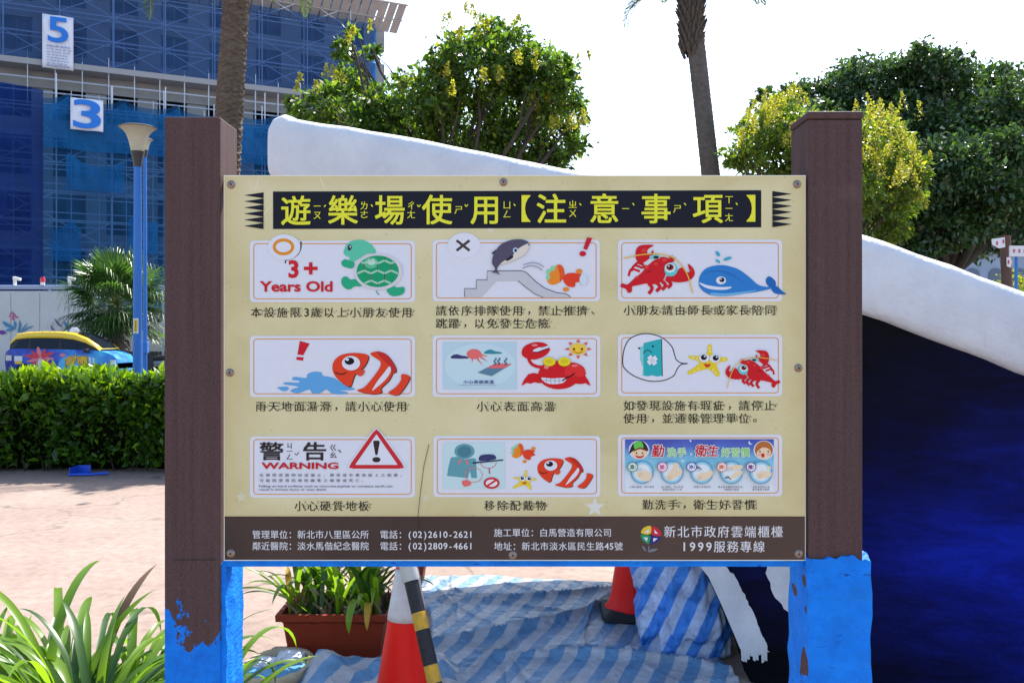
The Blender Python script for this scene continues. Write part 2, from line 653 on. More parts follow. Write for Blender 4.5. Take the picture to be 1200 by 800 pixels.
class Art:
    """A flat print on the sign: shapes in photo pixels (through an optional frame), each layer 0.1 mm above the last."""
    def __init__(s, ox=0.0, oy=0.0, sc=1.0, base=0.0012):
        s.mb, s.mats, s.k, s.base, s.T = MB(), [], 0, base, (lambda x, y: (ox + x / sc, oy + y / sc))
        s.sc = sc

    def mi(s, c):
        m = c if isinstance(c, bpy.types.Material) else inkmat(c)
        if m not in s.mats:
            s.mats.append(m)
        return s.mats.index(m)

    def w(s, x, y):
        px, py = s.T(x, y)
        return (bx(px), D - s.base - s.k * 0.0001, bz(py))

    def fill(s, pts, c, smooth=0):
        s.k += 1
        if smooth:
            pts = smooth_pts(pts, smooth)
        vs = [s.w(p[0], p[1]) for p in pts]
        s.mb.add(vs, [tuple(range(len(vs)))], s.mi(c))

    def ell(s, x, y, rx, ry, c, rot=0.0, n=28, a0=0.0, a1=360.0):
        p = []
        for i in range(n):
            a = R(a0 + (a1 - a0) * i / (n if a1 - a0 == 360 else n - 1))
            u, v = rx * math.cos(a), ry * math.sin(a)
            p.append((x + u * math.cos(R(rot)) - v * math.sin(R(rot)), y + u * math.sin(R(rot)) + v * math.cos(R(rot))))
        s.fill(p, c)

    def line(s, pts, wd, c, closed=False, smooth=0):
        s.k += 1
        if smooth:
            pts = smooth_pts(pts, smooth, closed)
        P = [Vector((p[0], p[1])) for p in pts]
        n = len(P)
        A, B = [], []
        for i in range(n):
            a = P[(i - 1) % n] if (closed or i > 0) else P[i]
            b = P[(i + 1) % n] if (closed or i < n - 1) else P[i]
            d = b - a
            if d.length < 1e-9:
                d = Vector((1, 0))
            d.normalize()
            nn = Vector((-d.y, d.x)) * wd / 2
            A.append(P[i] + nn); B.append(P[i] - nn)
        vs = [s.w(*p) for p in A] + [s.w(*p) for p in B]
        fs = [(i, (i + 1) % n, n + (i + 1) % n, n + i) for i in range(n if closed else n - 1)]
        s.mb.add(vs, fs, s.mi(c))

    def ring(s, x, y, rx, ry, wd, c, a0=0, a1=360, n=32):
        cl = (a1 - a0 == 360)
        s.line([(x + rx * math.cos(R(a0 + (a1 - a0) * i / (n if cl else n - 1))), y + ry * math.sin(R(a0 + (a1 - a0) * i / (n if cl else n - 1)))) for i in range(n)], wd, c, cl)

    def rect(s, x, y, wd, ht, c, rot=0.0):
        q = []
        for u, v in ((-1, -1), (1, -1), (1, 1), (-1, 1)):
            a, b = u * wd / 2, v * ht / 2
            q.append((x + a * math.cos(R(rot)) - b * math.sin(R(rot)), y + a * math.sin(R(rot)) + b * math.cos(R(rot))))
        s.fill(q, c)

    def ch(s, ch, cx, cy, size, c, off=0.0, sx=1.0, slant=0.0, new=True, latin=False):
        """One glyph centred on (cx, cy)."""
        if new:
            s.k += 1
        if latin:
            vs, fs = glyph(ch, off)
            if not fs:
                return
            xs = [v[0] for v in vs]
            mx, my = (min(xs) + max(xs)) / 2, 0.343
            st = [(0, 0)]
        else:
            vs, fs = glyph(ch, 0.0)
            mx, my = 0.5, 0.375
            q = off * .72
            st = [(0, 0)] if off <= 0 else [(-off, 0), (off, 0)] if off < .011 else [(-q, -q), (q, -q), (-q, q), (q, q)] if off < .03 else [(off * math.cos(R(45 * i)), off * math.sin(R(45 * i))) for i in range(8)]
        for i, (dx, dy) in enumerate(st):
            co = []
            for x, y in vs:
                p = s.w(cx + ((x + dx - mx) + (y - my) * slant) * size * sx, cy - (y + dy - my) * size)
                co.append((p[0], p[1] - i * 0.000012, p[2]))
            s.mb.add(co, fs, s.mi(c))

    def run(s, text, x, cy, cap, c, off=0.0, width=None, track=0.0):
        """Latin text from left x, capital height cap; optional total width."""
        s.k += 1
        _fc.offset = off
        _fc.space_character = 1.0 + track
        _fc.body = text
        me = _fo.to_mesh()
        vs = [(v.co.x, v.co.y) for v in me.vertices]
        fs = [tuple(p.vertices) for p in me.polygons]
        _fo.to_mesh_clear()
        _fc.space_character = 1.0
        sz = cap / 0.686
        xs = [v[0] for v in vs]
        sx = sz if width is None else width / (max(xs) - min(xs))
        x0 = min(xs)
        s.mb.add([s.w(x + (vx - x0) * sx, cy - (vy - 0.343) * sz) for vx, vy in vs], fs, s.mi(c))

    def build(s, name, parent):
        return s.mb.build(name, s.mats, parent, fix=False)


def rrect(x0, y0, x1, y1, r, n=6):
    out = []
    for cx, cy, a in ((x1 - r, y0 + r, -90), (x1 - r, y1 - r, 0), (x0 + r, y1 - r, 90), (x0 + r, y0 + r, 180)):
        for i in range(n + 1):
            t = R(a + 90 * i / n)
            out.append((cx + r * math.cos(t), cy + r * math.sin(t)))
    return out


ZH = {}
for part in ("遊ㄧㄡˊ 樂ㄌㄜˋ 場ㄔㄤˇ 使ㄕˇ 用ㄩㄥˋ 注ㄓㄨˋ 意ㄧˋ 事ㄕˋ 項ㄒㄧㄤˋ 本ㄅㄣˇ 設ㄕㄜˋ 施ㄕ 限ㄒㄧㄢˋ 歲ㄙㄨㄟˋ 以ㄧˇ 上ㄕㄤˋ 小ㄒㄧㄠˇ 朋ㄆㄥˊ 友ㄧㄡˇ 請ㄑㄧㄥˇ 依ㄧ 序ㄒㄩˋ 排ㄆㄞˊ 隊ㄉㄨㄟˋ 禁ㄐㄧㄣˋ 止ㄓˇ 推ㄊㄨㄟ 擠ㄐㄧˇ 跳ㄊㄧㄠˋ 躍ㄩㄝˋ 免ㄇㄧㄢˇ 發ㄈㄚ 生ㄕㄥ 危ㄨㄟˊ 險ㄒㄧㄢˇ 由ㄧㄡˊ 師ㄕ 長ㄓㄤˇ 或ㄏㄨㄛˋ 家ㄐㄧㄚ 陪ㄆㄟˊ 同ㄊㄨㄥˊ 雨ㄩˇ 天ㄊㄧㄢ 地ㄉㄧˋ 面ㄇㄧㄢˋ 濕ㄕ 滑ㄏㄨㄚˊ 心ㄒㄧㄣ 表ㄅㄧㄠˇ 高ㄍㄠ 溫ㄨㄣ 如ㄖㄨˊ 現ㄒㄧㄢˋ 有ㄧㄡˇ 瑕ㄒㄧㄚˊ 疵ㄘ 停ㄊㄧㄥˊ 並ㄅㄧㄥˋ 通ㄊㄨㄥ 報ㄅㄠˋ 管ㄍㄨㄢˇ 理ㄌㄧˇ 單ㄉㄢ 位ㄨㄟˋ 硬ㄧㄥˋ 質ㄓˊ 板ㄅㄢˇ 移ㄧˊ 除ㄔㄨˊ 配ㄆㄟˋ 戴ㄉㄞˋ 物ㄨˋ 勤ㄑㄧㄣˊ 洗ㄒㄧˇ 手ㄕㄡˇ 衛ㄨㄟˋ 好ㄏㄠˇ 習ㄒㄧˊ 慣ㄍㄨㄢˋ 警ㄐㄧㄥˇ 告ㄍㄠˋ").split():
    ZH[part[0]] = part[1:]


def zhuyin(a, chr_, cx, cy, size, c, step, off=0.0, sx=1.0, tone_dx=None):
    z = ZH.get(chr_)
    if not z:
        return
    tone = z[-1] if z[-1] in "ˊˇˋ" else ""
    body = z[:-1] if tone else z
    n = len(body)
    for i, b in enumerate(body):
        a.ch(b, cx, cy + (i - (n - 1) / 2) * step, size, c, off, sx, new=False)
    if tone:
        vs, _ = glyph(tone)
        mx = sum(v[0] for v in vs) / len(vs)
        my = sum(v[1] for v in vs) / len(vs)
        tx = tone_dx if tone_dx is not None else size * 0.75
        vs2, fs2 = glyph(tone)
        a.mb.add([a.w(cx + tx + (x - mx) * size * 1.7, cy - step * 0.5 - (y - my) * size * 1.7) for x, y in vs2], fs2, a.mi(c))


INK = S(45, 38, 30)
WHT = S(224, 227, 243)
ORG = S(224, 150, 60)


def caption(text, x, y, parent, pitch=15.0, gs=12.6):
    a = Art(base=0.0008)
    a.k = 1
    for chh in text:
        if chh == ' ':
            x += pitch; continue
        if chh.isdigit():
            a.ch(chh, x + 4, y, gs * 1.08, INK, 0.012, new=False, latin=True); x += 9.0; continue
        if chh in "，、。":
            a.ch(chh, x + 7.5, y - 1.0, gs, INK, 0.008, new=False); x += pitch; continue
        a.ch(chh, x + 5.7, y, gs, INK, 0.010, new=False)
        zhuyin(a, chh, x + 12.4, y, 3.7, INK, 3.9, 0.012, tone_dx=2.3)
        x += pitch
    a.build("caption_lettering", parent)


# header band, title, teeth, footer band
BLK = S(24, 26, 40)
YEL = S(232, 232, 62)
a = Art(base=0.0004)
a.fill([(320, 224.5), (892, 223), (892, 266.5), (320, 268.5)], BLK)
for i in range(6):
    y0 = 225.5 + i * 7.2
    a.fill([(286, y0 + 3.4), (309, y0), (309, y0 + 7.0)], BLK)
    y0 = 224 + i * 7.1
    a.fill([(928, y0 + 3.4), (905, y0), (905, y0 + 6.9)], BLK)
hdr = a.build("header_band", board)
a = Art(base=0.0026)
a.k = 0
for chh, x, y in (("遊", 347, 247), ("樂", 402, 246.5), ("場", 457, 246.3), ("使", 512.5, 246), ("用", 569, 245.7), ("注", 646, 245), ("意", 708, 244.8), ("事", 768.5, 244.8), ("項", 829, 244.5)):
    a.ch(chh, x, y, 36.5, YEL, 0.017, new=False)
    zhuyin(a, chh, x + 25, y, 10.5, YEL, 10.5, 0.008, tone_dx=9.0)
a.ch("【", 606, 244.8, 33, YEL, 0.012, new=False)
a.ch("】", 890, 244.5, 33, YEL, 0.012, new=False)
a.build("title_lettering", board)

g = NG("footer_print")
n1 = g.noise(2.2, 3)
g.col(g.ramp(n1, [(0.35, S(62, 50, 49)), (0.7, S(86, 69, 63))]))
g.set(Roughness=0.32)
g.p.inputs['Specular IOR Level'].default_value = 0.2
g.bump(g.noise(420, 2), 0.05, 0.001)
M_foot = g.m
a = Art(base=0.0004)
a.fill([(262.6, 605), (943.4, 605), (943.4, 655.6), (262.6, 655.6)], M_foot)
a.line([(263, 206), (943.6, 206), (943.6, 656), (263, 656)], 1.1, S(232, 232, 225), True)
a.line([(263, 605.2), (943, 605.2)], .9, S(90, 30, 40))
foot = a.build("footer_band", board)
FW = S(226, 226, 236)
def cjk_row(a, text, x, y, size, pitch, c=FW, off=0.006, dig=None):
    for chh in text:
        if chh in "0123456789()-":
            a.ch(chh, x + (dig or pitch * .56) / 2, y, size * 1.02, c, 0.012, new=False, latin=True)
            x += dig or pitch * .56
        else:
            a.ch(chh, x + pitch / 2, y, size, c, off, new=False)
            x += pitch
    return x


a = Art(base=0.0012); a.k = 0
cjk_row(a, "管理單位：新北市八里區公所", 295.5, 625.8, 10.4, 10.55)
a.build("contact_lettering", board)
a = Art(base=0.0012); a.k = 0
cjk_row(a, "鄰近醫院：淡水馬偕紀念醫院", 295.5, 639.3, 10.4, 10.55)
a.build("contact_lettering", board)
a = Art(base=0.0012); a.k = 0
cjk_row(a, "電話：(02)2610-2621", 445, 625.8, 10.4, 10.8, dig=5.95)
a.build("contact_lettering", board)
a = Art(base=0.0012); a.k = 0
cjk_row(a, "電話：(02)2809-4661", 445, 639.3, 10.4, 10.8, dig=5.95)
a.build("contact_lettering", board)
a = Art(base=0.0012); a.k = 0
cjk_row(a, "施工單位：白馬營造有限公司", 578.5, 623.6, 10.4, 10.65)
a.build("contact_lettering", board)
a = Art(base=0.0012); a.k = 0
cjk_row(a, "地址：新北市淡水區民生路45號", 578.5, 639.5, 10.4, 10.8, dig=5.6)
a.build("contact_lettering", board)
a = Art(base=0.0012); a.k = 0
cjk_row(a, "新北市政府雲端櫃檯", 777, 622.5, 14.5, 15.7)
a.build("contact_lettering", board)
a = Art(base=0.0012); a.k = 0
cjk_row(a, "1999服務專線", 797, 640, 14.2, 15.4, dig=9.6)
a.build("contact_lettering", board)
a = Art(740, 605, 5.4545, base=0.0012)          # four petal flower emblem
for pts, c in (([(62, 105), (72, 75), (100, 60), (125, 62), (120, 110)], S(226, 196, 60)), ([(132, 63), (165, 72), (188, 100), (186, 122), (130, 115)], S(206, 48, 62)),
               ([(60, 115), (118, 122), (110, 172), (82, 160), (64, 138)], S(40, 150, 105)), ([(126, 124), (186, 130), (172, 155), (140, 172), (122, 175)], S(50, 48, 130))):
    a.fill(pts, c, 3)
for pts in ([(82, 100), (112, 75), (108, 105)], [(145, 80), (170, 108), (148, 106)], [(75, 130), (104, 132), (98, 158)], [(138, 135), (168, 138), (138, 160)]):
    a.fill(pts, WHT)
for pts in ([(65, 185), (80, 190), (95, 220), (80, 212)], [(105, 225), (125, 205), (168, 203), (145, 220)], [(104, 215), (106, 190), (114, 186), (110, 215)]):
    a.fill(pts, S(120, 125, 140), 3)
a.build("emblem", board)
def star(x, y, r, c, rot=0):
    a = Art(base=0.0001)
    a.fill([(x + (r if i % 2 == 0 else r * .42) * math.sin(R(rot + 36 * i)), y - (r if i % 2 == 0 else r * .42) * math.cos(R(rot + 36 * i))) for i in range(10)], c)
    a.build("faded_star", board)
star(697, 594, 12, S(224, 224, 220)); star(283, 582, 7, S(216, 212, 190)); star(575, 268, 7, S(222, 218, 198)); star(499, 583, 5, S(216, 212, 190))
for p_ in ([(303, 208), (299, 224)], [(375, 208), (381, 222)], [(318, 240), (309, 252)]):
    a = Art(base=0.0001); a.line(p_, 1.6, S(226, 220, 188)); a.build("faded_streak", board)
a = Art(base=0.0036)
a.line([(503, 520), (497, 545), (493, 575), (490, 604), (491, 620)], .7, S(70, 58, 45))
a.build("scratch", board)

M_screw = pmat("dull_steel_screw", (0.30, 0.27, 0.25), 0.42, 0.5, 0.7, var=(300, .15, (0.22, 0.13, 0.08)))
M_socket = pmat("screw_socket", (0.03, 0.02, 0.02), 0.6)
rotx = Matrix.Rotation(R(90), 3, 'X')
for sx_, sy_ in ((271, 216.5), (590, 213.5), (934, 216), (269.5, 436.5), (935.5, 431), (270.5, 648), (601, 650), (936, 648.5)):
    mb = MB()
    c = (bx(sx_), D, bz(sy_))
    mb.lathe([(0.0086, 0.0), (0.0086, 0.0008), (0.0060, 0.0032), (0.0028, 0.0040)], c, 16, 0, True, rotx)
    mb.lathe([(0.0027, 0.0036), (0.0024, 0.0043)], c, 6, 1, True, rotx)
    mb.build("screw", [M_screw, M_socket], board, smooth=40)

# ---- the nine rule panels
M_panel = pmat("white_panel_print", WHT, 0.36, 0.2, var=(60, .3, S(219, 222, 238)))
RED = S(205, 32, 45)


def panel(x0, y0, x1, y1, label, border_gaps=()):
    mb = MB()
    P = rrect(x0, y0, x1, y1, 4.5)
    mb.prism([(bx(x), D, bz(y)) for x, y in P], (0, 0.0002, 0), (0, -0.0008, 0))
    o = mb.build("rule_panel", M_panel, sign)
    tag(o, label)
    a = Art(base=0.0010)
    a.line(rrect(x0 + 4.5, y0 + 3.6, x1 - 4.5, y1 - 3.8, 4), 1.05, ORG, True)
    a.build("border_line", o)
    return o


C = 5.4545
# 1 age limit: bubble and turtle
p = panel(293, 282, 486.5, 354, "panel with turtle and the words 3+ Years Old")
a = Art(280, 270, C, 0.0014)
a.line([(397, 70), (396, 115), (372, 158), (322, 184), (302, 190), (297, 210)], 8, INK, smooth=4)
a.ell(290, 108, 104, 82, WHT)
a.ring(286, 106, 59, 44, 20, S(226, 146, 40))
a.ch("3", 350, 247, 105 / .7, RED, 0.035, latin=True)
a.rect(460, 243, 88, 22, RED); a.rect(460, 243, 22, 78, RED)
a.run("Years Old", 133, 358, 62, RED, 0.028, 467)
a.build("age_lettering", p)
T1, T2 = S(92, 200, 168), S(40, 172, 128)
a = Art(280, 270, C, 0.0018)
a.fill([(672, 130), (690, 90), (730, 66), (790, 62), (840, 85), (870, 120), (873, 145), (820, 150), (770, 180), (735, 200), (705, 190), (712, 178), (690, 165), (672, 150)], T1, 3)
a.ell(709, 110, 13, 20, S(60, 45, 80), 15); a.ell(713, 104, 4, 7, WHT, 15)
a.fill([(655, 205), (675, 185), (705, 192), (735, 203), (740, 220), (725, 243), (690, 238), (665, 228)], T2, 3)
a.fill([(655, 325), (665, 300), (690, 295), (715, 315), (745, 312), (785, 355), (740, 358), (715, 375), (690, 375), (665, 355)], T2, 3)
a.fill([(945, 380), (985, 355), (1010, 365), (1055, 362), (1058, 395), (1030, 415), (985, 420), (962, 408)], T2, 3)
a.line([(880, 385), (885, 400), (898, 412)], 6, T2)
a.ell(893, 265, 155, 116, S(214, 212, 224), 0, 40)
a.ell(888, 262, 135, 101, S(22, 158, 108), 0, 40)
a.ell(845, 208, 46, 36, S(96, 190, 150)); a.ell(848, 202, 26, 20, S(190, 228, 212))
a.k += 1
kk = a.k
for hx, hy in ((888, 298), (845, 234), (931, 234), (802, 298), (974, 298), (845, 362), (931, 362), (759, 234), (1017, 234), (888, 170), (802, 170), (974, 170)):
    hv = [(hx + 50 * math.sin(R(60 * i)), hy - 38 * math.cos(R(60 * i))) for i in range(7)]
    for i in range(6):
        p0, p1 = hv[i], hv[i + 1]
        qs = [(p0[0] + (p1[0] - p0[0]) * t / 6, p0[1] + (p1[1] - p0[1]) * t / 6) for t in range(7)]
        qs = [q for q in qs if ((q[0] - 888) / 132) ** 2 + ((q[1] - 262) / 98) ** 2 <= 1]
        if len(qs) > 1:
            a.k = kk
            a.line(qs, 5, S(186, 224, 208))
a.build("turtle_picture", p)
caption("本設施限3歲以上小朋友使用", 294.5, 366, p, 15.25)

# 2 queue: slide, dolphin, goldfish
def goldfish(a, f):
    P = lambda pts: [f(*q) for q in pts]
    o, r_, gr = S(238, 140, 44), S(228, 66, 36), S(140, 214, 168)
    s_ = (f(10, 0)[0] - f(0, 0)[0]) / 10.0
    for ex_, ey_ in ((782, 265), (812, 243), (782, 300)):
        x, y = f(ex_, ey_); a.ell(x, y, 20 * s_, 17 * s_, gr)
    a.fill(P([(770, 325), (790, 300), (785, 270), (815, 255), (830, 222), (860, 222), (878, 250), (880, 285), (870, 310), (845, 335), (800, 347)]), o, 3)
    a.fill(P([(835, 225), (862, 224), (878, 255), (880, 285), (868, 312), (850, 325), (850, 280)]), S(232, 90, 40), 3)
    x, y = f(974, 262); a.ell(x, y, 20 * s_, 16 * s_, o)
    x, y = f(890, 377); a.ell(x, y, 20 * s_, 14 * s_, o)
    a.fill(P([(870, 295), (900, 275), (940, 272), (990, 282), (972, 300), (992, 318), (968, 330), (950, 335), (945, 362), (905, 358), (880, 335), (872, 310)]), r_, 2)
p = panel(507, 281, 703, 353, "panel with dolphin jumping off a slide towards a goldfish")
a = Art(500, 270, C, 0.0014)
a.ell(240, 97, 104, 82, WHT)
a.rect(233, 97, 106, 17, S(74, 60, 60), 38); a.rect(233, 97, 106, 17, S(74, 60, 60), -38)
a.build("cross_mark", p)
a = Art(500, 270, C, 0.0018)
GRY = S(196, 200, 210)
a.fill([(243, 425), (243, 372), (318, 372), (318, 316), (387, 316), (387, 260), (605, 258), (635, 268), (700, 330), (760, 372), (830, 398), (890, 405), (912, 418), (918, 428), (745, 428), (690, 405), (630, 360), (585, 322), (445, 322), (350, 425)], GRY)
a.line([(243, 425), (243, 372), (318, 372), (318, 316), (387, 316), (387, 260), (605, 258), (635, 268), (700, 330), (760, 372), (830, 398), (890, 405), (912, 418), (918, 428)], 5, S(96, 84, 96))
a.line([(585, 322), (630, 360), (690, 405), (745, 428)], 5, S(120, 110, 120))
a.build("slide_picture", p)
a = Art(500, 270, C, 0.0042)
DG = S(84, 78, 104)
a.fill([(412, 150), (440, 125), (460, 130), (440, 152)], S(46, 42, 62))
a.fill([(418, 200), (430, 150), (470, 95), (530, 65), (590, 58), (630, 65), (652, 82), (600, 107), (565, 135), (545, 165), (500, 192), (470, 215), (452, 240), (452, 258), (468, 285), (445, 272), (418, 270), (438, 248), (424, 222)], DG, 3)
a.fill([(652, 84), (654, 105), (630, 150), (580, 180), (500, 212), (470, 218), (500, 192), (545, 168), (566, 138), (602, 107)], S(226, 216, 206), 3)
a.fill([(505, 190), (545, 160), (552, 175), (520, 195)], S(40, 36, 56), 3)
a.ell(568, 129, 17, 17, WHT); a.ell(568, 129, 12, 12, S(70, 160, 200)); a.ell(568, 129, 7, 7, S(20, 20, 30)); a.ell(653, 92, 5, 5, S(20, 20, 30))
for q in ([(612, 243), (660, 226), (705, 234), (740, 255)], [(618, 221), (670, 207), (715, 215), (750, 235)]):
    a.line(q, 5, S(140, 138, 156), smooth=4)
a.build("dolphin_picture", p)
a = Art(500, 270, C, 0.0018)
goldfish(a, lambda x, y: (x, y))
a.ell(1003, 315, 26, 36, S(210, 224, 242))
a.fill([(1025, 45), (1058, 50), (1024, 125), (1000, 118)], S(200, 30, 52)); a.ell(997, 149, 21, 17, S(200, 30, 52))
a.build("goldfish_picture", p)
caption("請依序排隊使用，禁止推擠、", 511, 364, p)
caption("跳躍，以免發生危險", 511, 379, p)

# 3 lobster and whale
def lobster(a, f, wl):
    P = lambda pts: [f(*q) for q in pts]
    r_, r2 = S(206, 26, 38), S(226, 60, 60)
    s_ = abs(f(10, 0)[0] - f(0, 0)[0]) / 10.0
    def E(x, y, rx, ry, c, rot=0):
        q = f(x, y); a.ell(q[0], q[1], rx * s_, ry * s_, c, rot)
    for q in ([(205, 240), (155, 225), (135, 262)], [(190, 262), (135, 248), (118, 292)], [(215, 222), (175, 208), (150, 230)]):
        a.line(P(q), 15 * s_, r_, smooth=4)
    for q in ([(245, 338), (268, 370), (246, 405)], [(290, 330), (318, 360), (294, 390)], [(325, 320), (354, 350), (330, 380)], [(355, 308), (388, 342), (366, 366)]):
        a.line(P(q), 22 * s_, r_, smooth=4)
    a.fill(P([(65, 350), (80, 338), (110, 345), (150, 310), (200, 270), (250, 215), (320, 170), (380, 180), (412, 192), (395, 204), (352, 218), (345, 250), (352, 285), (330, 325), (280, 345), (230, 340), (180, 350), (140, 360), (140, 388), (115, 400), (100, 375), (70, 362)]), r_, 3)
    a.fill(P([(195, 215), (165, 185), (163, 130), (185, 100), (225, 92), (278, 95), (242, 120), (236, 145), (255, 150), (272, 125), (276, 150), (250, 180), (215, 205)]), r_, 3)
    a.fill(P([(355, 298), (420, 275), (440, 245), (470, 238), (488, 266), (507, 262), (495, 215), (525, 235), (540, 275), (520, 310), (480, 328), (420, 332), (375, 318)]), r_, 3)
    a.fill(P([(380, 182), (372, 160), (388, 168), (398, 155), (396, 172), (418, 172), (404, 186)]), r_)
    E(285, 170, 36, 13, S(120, 205, 212), 0); E(292, 172, 18, 9, S(50, 30, 30))
    for x, y, q in ((215, 130, 18), (225, 235, 20), (170, 300, 12), (345, 190, 16), (515, 255, 9), (290, 215, 14)):
        E(x, y, q, q * .7, r2)
    E(387, 250, 42, 44, S(98, 202, 210)); E(382, 240, 33, 30, S(222, 236, 240)); E(381, 236, 24, 20, S(150, 40, 40)); E(379, 234, 13, 12, S(24, 16, 20)); E(373, 229, 5, 5, WHT)
    for q in ([(200, 240), (215, 232)], [(235, 270), (258, 258)]):
        a.line(P(q), 5 * s_, S(120, 10, 20))
    a.line(P([(85, 178), (200, 156), (320, 152), (415, 184), (478, 258), (508, 330), (525, 402)]), wl, S(232, 190, 70), smooth=5)
p = panel(724, 281, 916.5, 353, "panel with red lobster and smiling blue whale")
a = Art(715, 270, C, 0.0014)
lobster(a, lambda x, y: (x, y), 7)
a.build("lobster_picture", p)
a = Art(715, 270, C, 0.0018)
a.fill([(1030, 370), (1000, 345), (995, 312), (1018, 293), (1055, 325), (1055, 358)], S(30, 104, 184), 3)
a.fill([(1030, 368), (1062, 355), (1095, 385), (1124, 408), (1060, 405), (1036, 388)], S(30, 104, 184), 3)
a.fill([(565, 330), (575, 285), (610, 245), (670, 225), (740, 225), (820, 250), (890, 300), (950, 350), (1032, 368), (950, 390), (850, 405), (740, 420), (650, 415), (600, 392), (572, 362)], S(46, 126, 206), 4)
a.fill([(640, 398), (740, 402), (860, 390), (940, 380), (850, 405), (740, 420), (660, 416)], S(110, 176, 226), 3)
a.fill([(566, 332), (620, 350), (700, 362), (776, 361), (740, 378), (660, 378), (600, 362)], WHT, 3)
for q in ([(600, 275), (680, 258), (780, 290), (860, 340)], [(640, 262), (720, 262), (800, 285)]):
    a.line(q, 3, S(34, 104, 184), smooth=4)
a.ell(707, 320, 32, 25, WHT); a.ell(713, 316, 16, 15, S(20, 20, 34)); a.ell(707, 311, 5, 5, WHT)
a.ell(687, 150, 11, 19, S(60, 170, 206), -35); a.ell(749, 181, 28, 10, S(60, 170, 206), -18); a.ell(687, 197, 17, 8, S(60, 170, 206), 35)
a.build("whale_picture", p)
caption("小朋友請由師長或家長陪同", 731, 363.5, p, 15.05)

# 4 clownfish and puddle
def clownfish(a, f, cut):
    P = lambda pts: [f(*q) for q in pts]
    o, dk = S(228, 66, 36), S(50, 26, 30)
    s_ = abs(f(10, 0)[0] - f(0, 0)[0]) / 10.0
    def E(x, y, rx, ry, c):
        q = f(x, y); a.ell(q[0], q[1], rx * s_, ry * s_, c)
    head = [(598, 250), (610, 205), (650, 170), (720, 155), (790, 158), (828, 170), (825, 200), (800, 245), (755, 278), (735, 310), (712, 370), (660, 345), (615, 300)]
    a.fill(P([(x + 5, y + 5) for x, y in head]), dk, 3)
    a.fill(P(head), o, 3)
    mid = [(840, 160), (880, 145), (930, 155), (965, 185), (1000, 240), (1005, 275), (985, 285), (960, 330), (910, 380), (915, 405), (860, 418), (790, 405), (755, 392), (800, 375), (850, 320), (900, 250), (905, 210), (872, 185)]
    a.fill(P([(x + 5, y + 4) for x, y in mid]), dk, 3)
    a.fill(P(mid), o, 3)
    a.fill(P([(880, 146), (930, 156), (965, 186), (1000, 240), (1003, 272), (985, 282), (960, 235), (925, 200)]), S(196, 46, 40), 3)
    a.fill(P([(962, 240), (972, 268), (942, 320), (885, 372), (852, 394), (890, 330), (930, 280)]), cut, 3)
    tail = [(1040, 290), (1085, 298), (1090, 325), (1050, 390), (1012, 425), (955, 410), (1000, 375), (1036, 330)]
    a.fill(P([(x + 5, y + 3) for x, y in tail]), dk, 3)
    a.fill(P(tail), o, 3)
    a.fill(P([(745, 280), (765, 262), (805, 265), (797, 292), (775, 303)]), S(222, 76, 50), 3)
    E(718, 220, 58, 46, WHT); E(708, 207, 31, 23, S(20, 18, 26)); E(694, 197, 11, 8, WHT)
    a.line(P([(615, 276), (635, 288), (665, 290), (690, 278)]), 6 * s_, dk, smooth=4)
p = panel(293, 393.5, 486.5, 465, "panel with clownfish beside a blue water splash")
a = Art(280, 385, C, 0.0014)
a.fill([(390, 78), (453, 95), (412, 170), (375, 165)], S(206, 30, 45)); a.fill([(371, 180), (416, 183), (409, 205), (367, 198)], S(206, 30, 45))
BLU = S(96, 166, 226)
a.fill([(340, 318), (360, 308), (430, 315), (440, 290), (480, 275), (530, 280), (537, 300), (610, 315), (670, 355), (745, 388), (640, 395), (695, 405), (680, 418), (600, 415), (560, 388), (520, 412), (470, 412), (450, 388), (380, 412), (330, 400), (345, 385), (385, 370), (290, 355), (300, 342), (380, 345), (385, 332), (348, 328)], BLU, 3)
a.fill([(245, 375), (300, 370), (322, 380), (302, 398), (275, 395), (255, 383)], BLU, 3)
a.build("splash_picture", p)
a = Art(280, 385, C, 0.0020)
clownfish(a, lambda x, y: (x, y), WHT)
a.build("clownfish_picture", p)
caption("雨天地面濕滑，請小心使用", 300, 476, p, 15.0)

# 5 hot surfaces: pictogram and crab
p = panel(507, 393, 703.5, 465, "panel with red crab in yellow glasses and a hot surface pictogram")
a = Art(500, 385, C, 0.0014)
a.fill([(105, 85), (575, 85), (575, 387), (105, 387)], S(188, 216, 232))
a.ell(340, 235, 225, 140, S(198, 224, 236), 0, 40)
a.fill([(157, 190), (165, 170), (195, 163), (225, 172), (250, 175), (268, 190)], S(62, 56, 112), 2)
for q in ([(286, 192), (298, 192), (291, 218)], [(315, 190), (328, 186), (365, 242)], [(335, 182), (347, 172), (392, 212)], [(345, 172), (350, 160), (398, 180)]):
    a.fill(q, S(232, 112, 112))
a.ell(303, 162, 47, 32, S(232, 112, 112))
a.fill([(370, 160), (380, 142), (410, 133), (440, 145), (465, 148), (480, 159)], S(50, 140, 160), 2)
a.fill([(325, 280), (440, 221), (545, 225), (415, 303)], S(92, 132, 158)); a.fill([(383, 251), (440, 221), (545, 225), (490, 252)], S(232, 106, 108))
for x in (438, 462, 505):
    a.line([(x - 8, 232), (x + 6, 222), (x - 8, 208), (x + 6, 196), (x + 2, 186)], 7, S(30, 92, 130), smooth=4)
for i, chh in enumerate("小心表面高溫"):
    a.ch(chh, 250 + i * 33, 340, 24, S(60, 72, 140), .02, 1.3)
a.line([(212, 360), (445, 360)], 3, S(140, 170, 200))
a.build("hot_surface_picture", p)
a = Art(500, 385, C, 0.0018)
CR = S(210, 26, 36)
a.line([(650, 190), (668, 222), (700, 240), (740, 246)], 20, CR, smooth=4)
